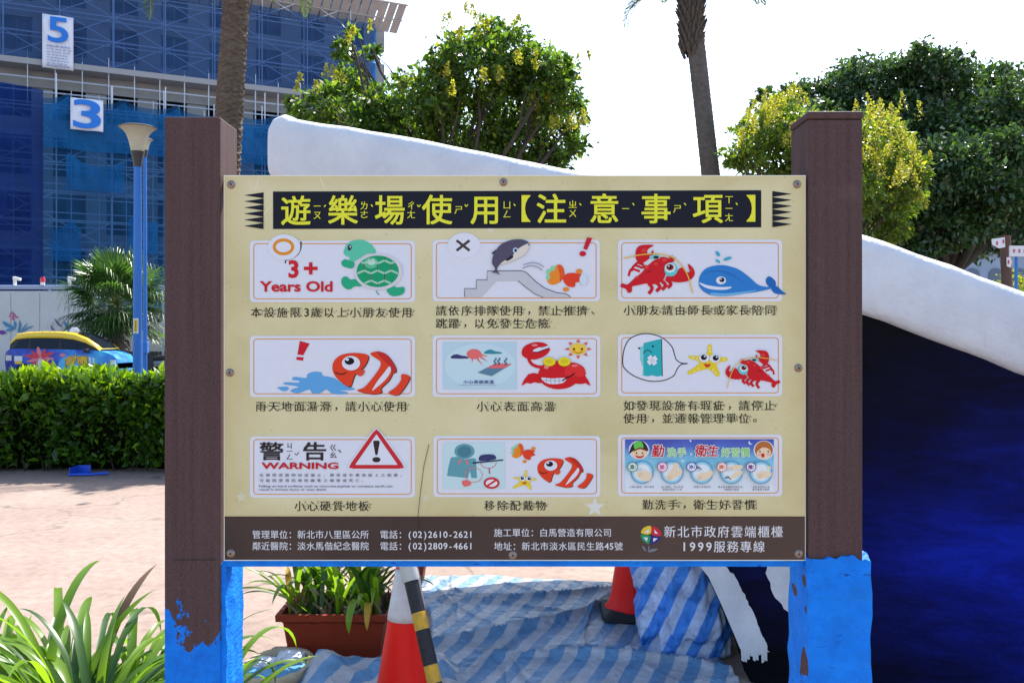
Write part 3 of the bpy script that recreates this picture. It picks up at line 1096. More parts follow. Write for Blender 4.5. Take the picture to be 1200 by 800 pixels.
a.fill([(720, 290), (650, 290), (605, 364), (640, 345), (662, 352), (690, 342), (740, 347)], CR, 2)
a.fill([(985, 300), (1015, 303), (1048, 364), (1015, 348), (1000, 352), (945, 348)], CR, 2)
a.fill([(607, 148), (625, 112), (680, 88), (740, 88), (777, 110), (720, 120), (682, 138), (690, 153), (782, 125), (780, 150), (745, 180), (690, 197), (640, 190), (613, 172)], CR, 3)
a.fill([(680, 150), (682, 135), (720, 118), (735, 124), (775, 108), (780, 128), (735, 140), (705, 150)], WHT)
a.line([(680, 150), (712, 150), (740, 138), (782, 124)], 6, S(40, 16, 20))
a.fill([(712, 290), (742, 232), (800, 212), (850, 204), (900, 215), (950, 218), (1000, 243), (1017, 285), (1000, 312), (950, 352), (900, 378), (830, 386), (770, 370), (732, 340)], CR, 4)
a.fill([(880, 268), (910, 235), (960, 224), (1000, 246), (1012, 285), (985, 308), (940, 300), (890, 300)], S(226, 48, 50), 3)
a.fill([(732, 312), (800, 318), (890, 314), (872, 345), (812, 354), (760, 345)], WHT, 2)
for x in (765, 792, 818, 845):
    a.line([(x, 314), (x + 2, 350)], 3, S(150, 150, 165))
a.line([(735, 330), (880, 332)], 3, S(150, 150, 165))
a.line([(866, 332), (895, 312), (915, 305), (946, 284)], 8, S(40, 12, 18))
a.ell(765, 245, 16, 12, S(236, 130, 130)); a.ell(690, 105, 20, 8, S(236, 130, 130)); a.ell(945, 236, 22, 8, S(236, 120, 120))
for x in (783, 879):
    a.ell(x, 211, 41, 30, S(200, 180, 24)); a.ell(x, 209, 38, 27, S(238, 220, 44)); a.ell(x, 208, 25, 16, S(222, 200, 36))
a.build("crab_picture", p)
a = Art(500, 385, C, 0.0018)
for i in range(8):
    t = R(45 * i)
    ca, sa = math.cos(t), math.sin(t)
    pt = lambda r_, o_: (968 + ca * r_ * 1.0 - sa * o_, 130 + (sa * r_ + ca * o_) * .72)
    a.fill([pt(60, -14), pt(60, 14), pt(88, 0)], S(226, 92, 44))
a.ell(968, 130, 52, 36, S(242, 204, 66))
for x in (941, 992):
    a.ell(x, 130, 8, 7, S(70, 40, 30)); a.ell(x, 146, 12, 6, S(240, 160, 60))
a.line([(950, 150), (968, 157), (986, 150)], 4, S(150, 80, 30), smooth=3)
a.build("sun_picture", p)
caption("小心表面高溫", 559, 476, p, 15.8)

# 6 report defects: speech bubble, starfish, lobster
def starfish(a, f):
    P = lambda pts: [f(*q) for q in pts]
    s_ = abs(f(10, 0)[0] - f(0, 0)[0]) / 10.0
    def E(x, y, rx, ry, c):
        q = f(x, y); a.ell(q[0], q[1], rx * s_, ry * s_, c)
    a.fill(P([(610, 168), (622, 110), (640, 100), (650, 112), (657, 172), (735, 182), (752, 195), (740, 208), (680, 222), (700, 285), (692, 305), (672, 300), (622, 256), (515, 290), (495, 288), (500, 270), (575, 217), (508, 190), (500, 176), (515, 172)]), S(232, 208, 50), 2)
    for x, y in ((632, 125), (638, 145), (530, 182), (555, 190), (725, 195), (535, 272), (560, 255), (672, 280), (655, 262)):
        E(x, y, 5, 6, S(246, 238, 170))
    E(600, 187, 33, 27, WHT); E(668, 190, 33, 27, WHT)
    E(597, 183, 19, 17, S(20, 18, 24)); E(673, 187, 19, 17, S(20, 18, 24)); E(603, 177, 6, 5, WHT); E(679, 181, 6, 5, WHT)
    a.fill(P([(600, 222), (620, 228), (640, 224), (636, 238), (618, 247), (604, 236)]), S(214, 46, 40), 2)
p = panel(724, 392, 916.5, 464, "panel with sad bandaged board in a speech bubble, starfish and lobster")
a = Art(715, 385, C, 0.0014)
BUB = [(80, 220), (90, 130), (130, 62), (220, 32), (320, 52), (390, 110), (410, 165), (422, 198), (455, 220), (495, 222), (455, 228), (428, 255), (405, 300), (340, 330), (250, 334), (160, 305), (100, 262)]
a.fill(BUB, WHT, 4)
a.line(BUB, 6, S(40, 36, 40), True, 4)
a.fill([(190, 118), (212, 110), (214, 92), (245, 84), (285, 74), (326, 65), (332, 300), (300, 306), (270, 298), (240, 304), (205, 298), (212, 250), (192, 200)], S(46, 176, 186))
a.fill([(190, 118), (212, 110), (212, 180), (214, 296), (204, 298), (210, 250), (192, 200)], S(130, 208, 214))
a.line([(328, 66), (333, 304)], 5, S(30, 40, 50))
a.line([(212, 157), (224, 142), (245, 138), (265, 153)], 5, S(24, 40, 48), smooth=3)
a.ell(185, 125, 7, 6, S(24, 30, 40)); a.ell(272, 112, 7, 6, S(24, 30, 40))
a.rect(268, 202, 66, 30, WHT, 50); a.rect(268, 202, 66, 30, S(232, 234, 240), -35); a.rect(268, 202, 24, 28, S(206, 214, 226), 50)
a.build("bubble_picture", p)
a = Art(715, 385, C, 0.0014)
starfish(a, lambda x, y: (x, y))
a.build("starfish_picture", p)
a = Art(715, 385, C, 0.0018)
lobster(a, lambda x, y: (1085 - (x - 65) * .737, 138 + (y - 92) * .773), 5)
a.build("lobster_picture", p)
caption("如發現設施有瑕疵，請停止", 731, 475, p)
caption("使用，並通報管理單位。", 731, 490, p)

# 7 warning
p = panel(293, 511, 486.5, 582.5, "panel with the word WARNING and a red warning triangle")
a = Art(280, 500, C, 0.0014)
WI = S(52, 44, 46)
a.ch("警", 210, 155, 122, WI, 0.022, 1.32)
a.ch("告", 485, 155, 122, WI, 0.026, 1.32)
for z, x, y in (("ㄐ", 325, 120), ("ㄧ", 325, 155), ("ㄥ", 325, 190)):
    a.ch(z, x, y, 44, WI, 0.006, 1.15)
a.line([(357, 168), (370, 180), (384, 160)], 5, WI)
for z, x, y in (("ㄍ", 603, 132), ("ㄠ", 603, 178)):
    a.ch(z, x, y, 46, WI, 0.006, 1.15)
a.line([(636, 145), (654, 162)], 6, WI)
a.run("WARNING", 145, 247, 38, S(200, 34, 46), 0.03, 492)
a.k += 1
def tiny(a, text, x, y, size, pitch, c, sx=1.35):
    for chh in text:
        a.ch(chh, x + pitch * .4, y, size, c, 0.004, sx, new=False); x += pitch
TI = S(86, 80, 92)
tiny(a, "在硬質表面例如混凝土，瀝青或夯實地面上之裝置，", 130, 307, 21, 40.8, TI)
tiny(a, "可能因墜落而導致嚴重之傷害或死亡。", 130, 341, 21, 40.8, TI)
a.run("Falling on hard surfaces such as concrete,asphalt or compact earth can", 131, 377, 13, TI, 0.006, 850)
a.run("result in serious injury or even death.", 131, 398, 13, TI, 0.006, 432)
a.build("warning_lettering", p)
a = Art(280, 500, C, 0.0020)
def tri(y0, y1, hw, r):
    A_, B_, C_ = Vector((880, y0)), Vector((880 + hw, y1)), Vector((880 - hw, y1))
    out = []
    for q, a_, b_ in ((A_, C_, B_), (B_, A_, C_), (C_, B_, A_)):
        u, v = (a_ - q).normalized() * r, (b_ - q).normalized() * r
        out += [q + u, q + u * .45 + v * .08 + (u + v) * .02, q + (u + v) * .16, q + v * .45 + u * .08 + (u + v) * .02, q + v]
    return [(q.x, q.y) for q in out]
a.fill(tri(-12, 276, 204, 60), WHT)
a.fill(tri(2, 266, 188, 44), S(204, 44, 54))
a.fill(tri(46, 241, 136, 6), WHT)
a.fill([(858, 92), (868, 86), (892, 86), (902, 92), (887, 178), (873, 178)], S(56, 44, 44)); a.ell(880, 208, 26, 17, S(56, 44, 44))
a.build("warning_triangle", p)
caption("小心硬質地板", 345.5, 592.5, p, 15.0)

# 8 remove worn items
p = panel(508, 510.5, 703.5, 582, "panel with jacket and hat pictogram, goldfish, starfish and clownfish")
a = Art(500, 500, C, 0.0014)
a.fill([(105, 100), (500, 98), (500, 396), (105, 396)], S(198, 224, 232))
TC, TD = S(100, 160, 174), S(76, 130, 148)
a.fill([(155, 195), (180, 190), (205, 192), (245, 206), (300, 198), (316, 205), (322, 326), (287, 326), (275, 280), (265, 326), (130, 312), (140, 250)], TC)
a.ell(242, 155, 65, 48, TC); a.ell(241, 157, 45, 37, TD)
a.line([(222, 206), (203, 234)], 10, S(230, 120, 116)); a.line([(250, 206), (266, 240)], 10, S(230, 120, 116))
a.ring(395, 225, 50, 38, 4, S(220, 110, 110), 0, 180)
a.ring(300, 306, 56, 46, 4, S(226, 130, 130))
a.fill([(225, 345), (265, 340), (287, 366), (240, 380)], S(232, 110, 108), 2)
a.fill([(338, 216), (340, 185), (370, 175), (430, 176), (440, 206)], S(58, 62, 112), 2)
a.fill([(293, 224), (488, 206), (490, 214), (296, 234)], S(48, 52, 98))
a.line([(400, 262), (402, 298)], 7, S(196, 70, 84))
a.ell(415, 357, 44, 29, S(236, 232, 238))
a.ring(415, 357, 44, 30, 13, S(208, 36, 50)); a.line([(386, 376), (444, 338)], 12, S(208, 36, 50))
a.build("jacket_hat_picture", p)
a = Art(500, 500, C, 0.0014)
goldfish(a, lambda x, y: (540 + (x - 762) * .672, 105 + (y - 218) * .72))
a.build("goldfish_picture", p)
a = Art(500, 500, C, 0.0014)
starfish(a, lambda x, y: (553 + (x - 497) * .585, 275 + (y - 100) * .61))
a.build("starfish_picture", p)
a = Art(500, 500, C, 0.0014)
clownfish(a, lambda x, y: (707 + (x - 598) * .715, 192 + (y - 145) * .71), WHT)
a.build("clownfish_picture", p)
caption("移除配戴物", 568, 592, p, 15.0)

# 9 hand washing
p = panel(724, 509, 916.5, 581, "panel with two cartoon children and five hand washing steps")
g = NG("night_sky_print")
zt, zb = bz(500 + 78 / C), bz(500 + 420 / C)
zz = g.math('DIVIDE', g.math('SUBTRACT', g.sep()[2], zb), zt - zb)
wav = g.math('MULTIPLY', g.math('SUBTRACT', g.noise(18, 3), 0.5), 0.25)
g.col(g.ramp(g.math('ADD', zz, wav), [(0.0, S(226, 232, 246)), (0.35, S(214, 230, 244)), (0.52, S(140, 212, 232)), (0.7, S(110, 182, 228)), (0.86, S(70, 104, 200)), (1.0, S(54, 70, 172))]))
g.set(Roughness=0.36)
a = Art(715, 500, C, 0.0014)
a.fill([(95, 78), (1045, 78), (1045, 418), (95, 418)], g.m)
SK = S(240, 212, 180)
a.ell(895, 100, 13, 12, S(220, 228, 248)); a.ell(903, 94, 12, 11, S(64, 92, 194)); a.ell(466, 214, 12, 10, S(228, 240, 248)); a.ell(472, 209, 11, 9, S(140, 212, 232))
a.ell(512, 88, 8, 5, S(220, 228, 248), 40)
a.ell(184, 146, 66, 60, WHT)
a.ell(186, 165, 50, 36, SK); a.fill([(120, 170), (140, 112), (180, 88), (215, 96), (238, 130), (240, 152), (190, 132), (150, 150)], S(44, 44, 50), 3)
a.fill([(158, 142), (150, 104), (180, 90), (203, 98), (212, 132), (186, 130)], S(104, 202, 88), 3)
a.line([(150, 152), (190, 136), (238, 152)], 9, S(140, 60, 40), smooth=3)
a.fill([(160, 180), (190, 188), (218, 176), (205, 194), (185, 199), (168, 193)], S(208, 40, 52), 2)
for x in (168, 206): a.ell(x, 166, 5, 5, S(60, 40, 40))
a.ell(980, 148, 66, 62, WHT)
a.ell(980, 146, 58, 56, S(186, 112, 62)); a.ell(980, 166, 46, 36, SK); a.fill([(934, 160), (950, 115), (990, 105), (1025, 125), (1028, 155), (1000, 130), (965, 132)], S(186, 112, 62), 2)
a.ell(974, 180, 11, 14, S(208, 44, 56))
for x in (955, 1008): a.ell(x, 156, 5, 5, S(60, 40, 40)); a.ell(x, 174, 9, 6, S(240, 170, 160))
a.build("children_picture", p)
a = Art(715, 500, C, 0.0046)
GR2, RD2 = S(140, 210, 124), S(196, 34, 56)
for chh, x, y, sz, c, sl in (("勤", 305, 152, 82, RD2, .15), ("洗", 390, 160, 60, GR2, 0), ("手", 455, 160, 60, GR2, 0), ("衛", 580, 150, 80, RD2, .15), ("生", 655, 152, 76, RD2, .15), ("好", 737, 160, 60, GR2, 0), ("習", 798, 160, 60, GR2, 0), ("慣", 860, 160, 60, GR2, 0)):
    a.k = 1; a.ch(chh, x, y, sz, S(236, 238, 246), .075, 1, sl, new=False)
    a.k = 3; a.ch(chh, x, y, sz, c, .028, 1, sl, new=False)
a.k = 3; a.ell(515, 172, 6, 7, WHT)
a.build("slogan_lettering", p)
a = Art(715, 500, C, 0.0046)
cs = (203, 393, 582, 770, 958)
for i, x in enumerate(cs):
    a.ell(x, 288, 73, 73, S(96, 158, 204), 0, 36); a.ell(x, 288, 66, 66, S(160, 212, 234), 0, 36); a.ell(x, 288, 53, 53, S(228, 236, 246), 0, 30)
    k0 = a.k
    if i == 0: hands = [[(165, 300), (190, 278), (225, 275), (262, 300), (262, 325), (240, 345), (195, 335)]]
    elif i == 1: hands = [[(350, 320), (375, 290), (395, 260), (410, 225), (438, 238), (430, 275), (455, 265), (455, 300), (420, 320), (375, 340)]]
    elif i == 2: hands = [[(545, 320), (575, 290), (605, 288), (648, 275), (650, 305), (610, 335), (565, 335)]]
    elif i == 3: hands = [[(735, 265), (770, 245), (835, 240), (838, 262), (790, 278)], [(765, 315), (800, 285), (838, 275), (836, 300), (790, 325)]]
    else: hands = [[(925, 305), (955, 278), (1020, 285), (1020, 312), (970, 325), (945, 330)], [(990, 262), (1015, 245), (1020, 270)]]
    for h in hands:
        a.fill(h, S(238, 216, 188), 3)
    for h in hands[:1]:
        hx0, hy0 = h[0]
        a.line([(hx0 + 12, hy0 + 2), (hx0 + 40, hy0 - 8)], 3, S(206, 176, 146)); a.line([(hx0 + 14, hy0 + 14), (hx0 + 42, hy0 + 5)], 3, S(206, 176, 146))
    if i in (0, 2, 3):
        a.ell(x - 15, 272, 16, 10, S(190, 220, 242), -20)
    if i in (2, 3):
        fx, fy = (x - 25, 260) if i == 2 else (x - 25, 322)
        a.line([(fx - 20, fy), (fx + 15, fy), (fx + 22, fy + 12)], 7, S(120, 120, 134)); a.rect(fx, fy - 8, 20, 7, S(120, 120, 134))
BC = (S(60, 140, 96), S(216, 70, 140), S(66, 76, 170), S(232, 120, 60), S(122, 56, 136))
for x, c, chh in zip((140, 330, 515, 708, 893), BC, "濕搓沖捧擦"):
    a.ell(x, 252, 33, 31, c); a.ell(x, 252, 28, 26, S(232, 234, 246)); a.ch(chh, x - 4, 252, 31, c, .03); a.line([(x + 17, 242), (x + 17, 262)], 3, c)
for x, l1, l2 in ((198, "打開水龍頭，把手淋濕", ""), (392, "抹上肥皂，手心手背", "搓揉起泡約二十秒"), (583, "把雙手沖洗乾淨", ""), (768, "捧水將水龍頭沖洗乾淨，", "再關閉水龍頭"), (955, "用乾淨的毛巾或", "擦手紙將手擦乾")):
    for ln, y in ((l1, 378), (l2, 394)):
        a.k += 1
        for j, chh in enumerate(ln):
            a.ch(chh, x + (j - (len(ln) - 1) / 2) * 15.6, y, 14.5, S(56, 56, 74), .01, new=False)
a.build("handwash_steps_picture", p)
caption("勤洗手，衛生好習慣", 753, 591, p, 15.0)
bpy.data.objects.remove(_fo)
bpy.data.curves.remove(_fc)

# ------------------------------------------------------------------ scaffolded building, far left
FD = Vector((0.894, 0.447, 0))               # facade direction (recedes to the right)
FN = Vector((0.447, -0.894, 0))              # outward, towards the camera side
FO = Vector((-600 * 57 / FPX, 57, 0))        # facade point seen at the picture's left edge


def fp(s_, out, z):
    return FO + FD * s_ + FN * out + Vector((0, 0, z))


FROT = Matrix(((FD.x, -FN.x, 0), (FD.y, -FN.y, 0), (0, 0, 1)))     # local x along facade, y inward, z up


def fbox(mb, s0, s1, o0, o1, z0, z1, mat=0):
    mb.box(fp((s0 + s1) / 2, (o0 + o1) / 2, (z0 + z1) / 2), (abs(s1 - s0), abs(o1 - o0), abs(z1 - z0)), mat, FROT)


M_conc = pmat("bare_concrete", (0.34, 0.335, 0.33), 0.9, var=(.6, .25, (.24, .235, .235)), bump=(5, .2, .03))
M_dark = pmat("dark_interior", (0.018, 0.02, 0.024), 0.9)
M_ledge = pmat("pale_ledge", (0.33, 0.33, 0.34), 0.85, var=(.8, .25, (.3, .3, .3)))
M_glass = pmat("building_glass", (0.02, 0.03, 0.05), 0.15, 0.6)
M_wframe = pmat("window_frame_metal", (0.13, 0.15, 0.18), 0.5)
M_pole = pmat("galvanised_pole", (0.60, 0.63, 0.68), 0.5, 0.5, 0.2)
SEND = 23.4
bld = thing("scaffolded_building", fp(8, -8, 0), "tall concrete building under construction wrapped in blue safety nets and scaffolding", "building")
mb = MB()
bays = [(-6 + i * 3.05) for i in range(10)]
fl0, FH = 18.55, 3.1
floors = [fl0 + i * FH for i in range(5)]
mb.box(fp(6, -9, 17), (SEND + 13, 14, 34), 1, FROT)                              # dark core behind the openings
for z in [0.5 + i * 3.5 for i in range(5)] + [17.6]:
    fbox(mb, -14, SEND, -0.6, 0.0, z - .55, z + .55)
for i in range(13):
    s_ = -13 + i * 3.05
    fbox(mb, s_ - .55, s_ + .65, -.6, .06, 0, 17.9)
for k, z in enumerate(floors):                                                   # upper floors: spandrels and piers
    fbox(mb, -14, SEND, -0.5, 0.0, z - .45, z + .55)
    for i in range(13):
        s_ = -13.4 + i * 3.05
        fbox(mb, s_ - .1, s_ + 1.25, -.5, .012, z + .5, z + FH - .4)
fbox(mb, SEND - .5, SEND, -14, -0.0, 0, 34)
mb.build("wall", [M_conc, M_dark], bld, fix=False)
for k, z in enumerate(floors[:3]):
    for i in range(4, 12):
        s0, s1 = -13.4 + i * 3.05 + 1.25, -13.4 + (i + 1) * 3.05 - .1
        z0, z1 = z + .55, z + FH - .45
        mb = MB()
        for a_, b_ in ((s0, s0 + .09), (s1 - .09, s1), ((s0 + s1) / 2 - .045, (s0 + s1) / 2 + .045)):
            fbox(mb, a_, b_, -.32, -.2, z0, z1)
        for zz_ in (z0, z0 + (z1 - z0) * .62, z1 - .09):
            fbox(mb, s0, s1, -.315, -.205, zz_, zz_ + .09)
        wn = mb.build("window", M_wframe, bld, fix=False)
        mb = MB()
        fbox(mb, s0, s1, -.30, -.27, z0, z1)
        mb.build("pane", M_glass, wn, fix=False)
mb = MB()
fbox(mb, -14, SEND + .3, -.1, 1.5, 17.95, 18.3)
tag(mb.build("ledge", M_ledge, bld, fix=False), "pale slab ledge between net storeys")
mb = MB()
for i in range(4):
    s_ = -10 + i * .1
fbox(mb, -14, SEND - .2, .1, .2, 16.9, 17.1)
mb.build("beam", M_conc, bld, fix=False)
# slanted catch platform higher up
mb = MB()
za, zb_ = 23.55, 24.9
n = 60
for i in range(n):
    a_, b_ = -14 + (SEND + 16) * i / n, -14 + (SEND + 16) * (i + 1) / n - .09
    P = [fp(a_, .2, za), fp(b_, .2, za), fp(b_, 2.3, zb_), fp(a_, 2.3, zb_)]
    mb.prism(P, (0, 0, 0), (0, 0, .06))
mb.tube([fp(-14, 2.3, zb_ + .05), fp(SEND + 2, 2.3, zb_ + .05)], .07, 6)
mb.tube([fp(-14, 1.2, za + .62), fp(SEND + 2, 1.2, za + .62)], .06, 6)
tag(mb.build("catch_platform", pmat("platform_sheet", (.40, .39, .38), .8, var=(1.5, .3, (.28, .27, .27))), bld, fix=False), "slanted grey catch platform")


def net_material(name, c1, c2, alpha, stripe=2.5, tint=(.56, .76, .97)):
    g = NG(name)
    n1 = g.noise(0.35, 5, rough=0.65)
    v = g.map(scale=(stripe, stripe, .15))
    n2 = g.noise(1.0, 3, vec=v)
    f = g.math('ADD', g.math('MULTIPLY', n1, .6), g.math('MULTIPLY', n2, .4))
    c = g.ramp(f, [(0.35, c1), (0.65, c2)])
    g.col(c)
    g.set(Roughness=0.7)
    g.p.inputs["Specular IOR Level"].default_value = 0.2
    tl = g.n.new("ShaderNodeBsdfTranslucent")
    g.link(c, tl.inputs[0])
    m1 = g.n.new("ShaderNodeMixShader"); m1.inputs[0].default_value = .45
    g.link(g.p.outputs[0], m1.inputs[1]); g.link(tl.outputs[0], m1.inputs[2])
    tp = g.n.new("ShaderNodeBsdfTransparent")
    tp.inputs[0].default_value = (*tint, 1)
    m2 = g.n.new("ShaderNodeMixShader")
    av = g.ramp(f, [(0.3, (alpha - .12,) * 3), (0.7, (alpha + .12,) * 3)])
    g.link(av, m2.inputs[0])
    g.link(tp.outputs[0], m2.inputs[1]); g.link(m1.outputs[0], m2.inputs[2])
    g.link(m2.outputs[0], g.n["Material Output"].inputs["Surface"])
    return g.m


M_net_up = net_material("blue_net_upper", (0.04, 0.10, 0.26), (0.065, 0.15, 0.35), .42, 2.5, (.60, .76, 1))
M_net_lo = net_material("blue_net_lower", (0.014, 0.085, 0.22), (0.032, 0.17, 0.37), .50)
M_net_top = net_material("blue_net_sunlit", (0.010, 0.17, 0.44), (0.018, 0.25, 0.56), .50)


def net(name, s0, s1, o, ztop, zbot, mat, parent, sag=0.0, label=None, ns=60, nz=14, bay=3.0, wav=.12):
    mb = MB()
    P = []
    for j in range(nz + 1):
        row = []
        for i in range(ns + 1):
            s_ = s0 + (s1 - s0) * i / ns
            zt = ztop - sag * (1 - abs(2 * (((s_ - .6) / bay) % 1.0) - 1) ** 2.6) * (.6 + .8 * abs(noise.noise(Vector((math.floor((s_ - .6) / bay) * 3.7, o, 1)))))
            z = zt + (zbot - zt) * j / nz
            q = noise.noise(Vector((s_ * .8, z * .5, o))) + .6 * noise.noise(Vector((s_ * 2.6 + z, z * 1.3, o + 4)))
            row.append(fp(s_, o + wav * q, z))
        P.append(row)
    mb.grid(P)
    ob = mb.build(name, mat, parent, smooth=180)
    if label: tag(ob, label)
    return ob


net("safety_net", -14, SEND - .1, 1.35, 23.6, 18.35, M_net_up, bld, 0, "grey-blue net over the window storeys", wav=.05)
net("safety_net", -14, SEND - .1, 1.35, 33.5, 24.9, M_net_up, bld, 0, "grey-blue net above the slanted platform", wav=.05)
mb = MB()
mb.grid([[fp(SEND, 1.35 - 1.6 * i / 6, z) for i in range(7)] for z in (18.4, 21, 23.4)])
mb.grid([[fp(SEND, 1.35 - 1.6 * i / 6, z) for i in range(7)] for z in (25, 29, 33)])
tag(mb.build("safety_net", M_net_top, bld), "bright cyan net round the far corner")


def scaffold(name, s0, s1, o0, o1, z0, z1, bay, lift, parent, r=.035, diag=True, seed=1):
    rg = random.Random(seed)
    mb = MB()
    n = int((s1 - s0) / bay)
    for i in range(n + 1):
        s_ = s0 + i * bay
        for o in (o0, o1):
            mb.tube([fp(s_, o, z0), fp(s_, o, z1 + rg.uniform(.1, 1.1))], r, 5)
        k = 0
        z = z0 + lift
        while z < z1 + .1:
            mb.bar(fp(s_, o0, z), fp(s_, o1, z), r * 1.4)
            z += lift
    z = z0 + lift
    while z < z1 + .1:
        for o in (o0, o1):
            mb.tube([fp(s0, o, z), fp(s0 + n * bay, o, z)], r, 5)
        z += lift
    if diag:
        z = z0
        while z < z1 - lift * 1.2:
            for i in range(n):
                if rg.random() < .35: continue
                a_, b_ = s0 + i * bay, s0 + (i + 1) * bay
                mb.bar(fp(a_, o1 - .08, z), fp(b_, o1 - .08, z + lift), r * 1.0)
                mb.bar(fp(a_, o1 - .12, z + lift), fp(b_, o1 - .12, z), r * 1.0)
            z += lift
    return mb.build(name, M_pole, parent, fix=False)


scaffold("scaffold", -12, SEND + .1, .35, 1.28, 18.4, 33, 3.05, 1.55, bld, .035, True, 3)
sc_lo = scaffold("scaffold", -12.2, SEND + .5, 2.2, 3.1, 0, 16.4, 3.05, 1.7, bld, .04, True, 5)
tag(sc_lo, "pole scaffold standing in front of the lower storeys")
scaffold("scaffold", -12, SEND, 1.2, 1.4, 15.6, 18.0, 1.5, .8, bld, .022, False, 6)
scaffold("scaffold", -11.4, SEND, 2.9, 3.12, 3.0, 15.2, 1.525, .85, bld, .02, False, 7)
sb = 2.35
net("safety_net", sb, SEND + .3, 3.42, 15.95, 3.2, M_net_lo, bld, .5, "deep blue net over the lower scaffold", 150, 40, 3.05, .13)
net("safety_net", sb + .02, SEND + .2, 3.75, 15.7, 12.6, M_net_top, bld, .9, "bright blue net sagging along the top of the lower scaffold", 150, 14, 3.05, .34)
for a_, b_, zt_, zb2 in ((sb + 1.2, sb + 4.4, 12.4, 10.2), (sb + 4.6, sb + 6.3, 9.2, 6.6), (sb + 7.0, sb + 10.2, 11.8, 9.6), (sb + .4, sb + 2.0, 8.6, 6.0)):
    o_ = net("safety_net", a_, b_, 3.85, zt_, zb2, M_net_top, bld, .9, "loose bright blue net hanging on the lower scaffold", 16, 8, b_ - a_, .35)
mb = MB()
mb.grid([[fp(sb - 9 * i / 12, 3.2 + 3.2 * i / 12 + .1 * noise.noise(Vector((i * .9, z * .4, 0))), z) for i in range(13)] for z in (16.1, 13, 10, 7, 3.2)])
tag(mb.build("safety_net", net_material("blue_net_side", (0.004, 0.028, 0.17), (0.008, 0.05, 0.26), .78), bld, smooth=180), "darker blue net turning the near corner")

M_banner = pmat("banner_cloth", (0.70, 0.71, 0.78), 0.6)
M_bnum = pmat("banner_blue", (0.012, 0.17, 0.60), 0.6)
M_btxt = pmat("banner_small_print", (0.30, 0.32, 0.45), 0.7)
bfc = bpy.data.curves.new("glyph", 'FONT'); bfo = bpy.data.objects.new("glyph", bfc)


def banner(s0, s1, o, z0, z1, ch, label, zc, hh, wx, lines):
    t = thing("number_banner", fp((s0 + s1) / 2, o, z0), label, "banner", "numbered banners on the scaffolded building")
    mb = MB()
    mb.grid([[fp(s0 + (s1 - s0) * i / 8, o + .05 * math.sin(i * 1.3 + j), z0 + (z1 - z0) * j / 8) for i in range(9)] for j in range(9)])
    ob = mb.build("cloth", M_banner, t, smooth=180)
    md = ob.modifiers.new("solid", 'SOLIDIFY'); md.thickness = .01
    bfc.body = ch; bfc.offset = .018
    COL.objects.link(bfo)
    me = bfo.to_mesh()
    xs = [v.co.x for v in me.vertices]; ys = [v.co.y for v in me.vertices]
    mb = MB()
    mb.add([fp((s0 + s1) / 2 + ((v.co.x - min(xs)) / (max(xs) - min(xs)) - .5) * wx, o + .14, zc + ((v.co.y - min(ys)) / (max(ys) - min(ys)) - .5) * hh) for v in me.vertices], [tuple(p.vertices) for p in me.polygons])
    bfo.to_mesh_clear()
    COL.objects.unlink(bfo)
    mb.build("numeral", M_bnum, t, fix=False)
    if lines:
        mb = MB()
        rg = random.Random(4)
        for k in range(lines):
            z = zc - hh * .5 - .28 - k * .17
            x = s0 + .25
            bold = k == 0 or k == lines - 1
            while x < s1 - .3:
                w_ = rg.uniform(.08, .2)
                mb.add([fp(x, o + .13, z), fp(x + w_, o + .13, z), fp(x + w_, o + .13, z + (.11 if bold else .06)), fp(x, o + .13, z + (.11 if bold else .06))], [(0, 1, 2, 3)])
                x += w_ + rg.uniform(.03, .1)
        mb.build("small_print", [M_bnum if lines < 3 else M_btxt], t, fix=False)
    return t


def fs_at(px, out):
    """position along the facade seen at photo column px, for a plane `out` metres in front of it"""
    k = (px - 600) / FPX
    x0, y0 = FO.x + FN.x * out, FO.y + FN.y * out
    return (k * y0 - x0) / (FD.x - k * FD.y)


def fz_at(px, py, out):
    s_ = fs_at(px, out)
    return CAMZ + (HOR - py) * (FO.y + FN.y * out + FD.y * s_) / FPX


banner(fs_at(49.5, 1.6), fs_at(86, 1.6), 1.6, fz_at(67, 81, 1.6), fz_at(67, 18.5, 1.6), "5", "white banner with blue number 5 above lines of small print", fz_at(67, 36, 1.6), 1.55, 1.12, 8)
banner(fs_at(82.5, 4.2), fs_at(121, 4.2), 4.2, fz_at(101, 153, 4.2), fz_at(101, 116, 4.2), "3", "square white banner with only a blue number 3", fz_at(101, 134.5, 4.2), 1.70, 1.5, 0)
bpy.data.objects.remove(bfo)
bpy.data.curves.remove(bfc)

# ------------------------------------------------------------------ hoarding, pipe rail, low wall
M_hoard = pmat("hoarding_white", (0.50, 0.50, 0.50), 0.7, var=(.7, .3, (.42, .41, .40)), bump=(3, .1, .02))
YH = 39.0
hx0, hx1 = -34.0, at(101, 0, YH).x
hz = at(0, 341, YH).z
t = thing("site_hoarding", ((hx0 + hx1) / 2, YH, 0), "pale site hoarding painted with pink and blue flowers behind the taxi", "hoarding")
mb = MB()
x = hx0
while x < hx1 - .01:
    mb.box((x + .595, YH, hz / 2), (1.18, .06, hz))
    x += 1.2
mb.box(((hx0 + hx1) / 2, YH + .06, hz / 2), (hx1 - hx0, .05, hz - .02))
mb.build("panel", M_hoard, t, fix=False)


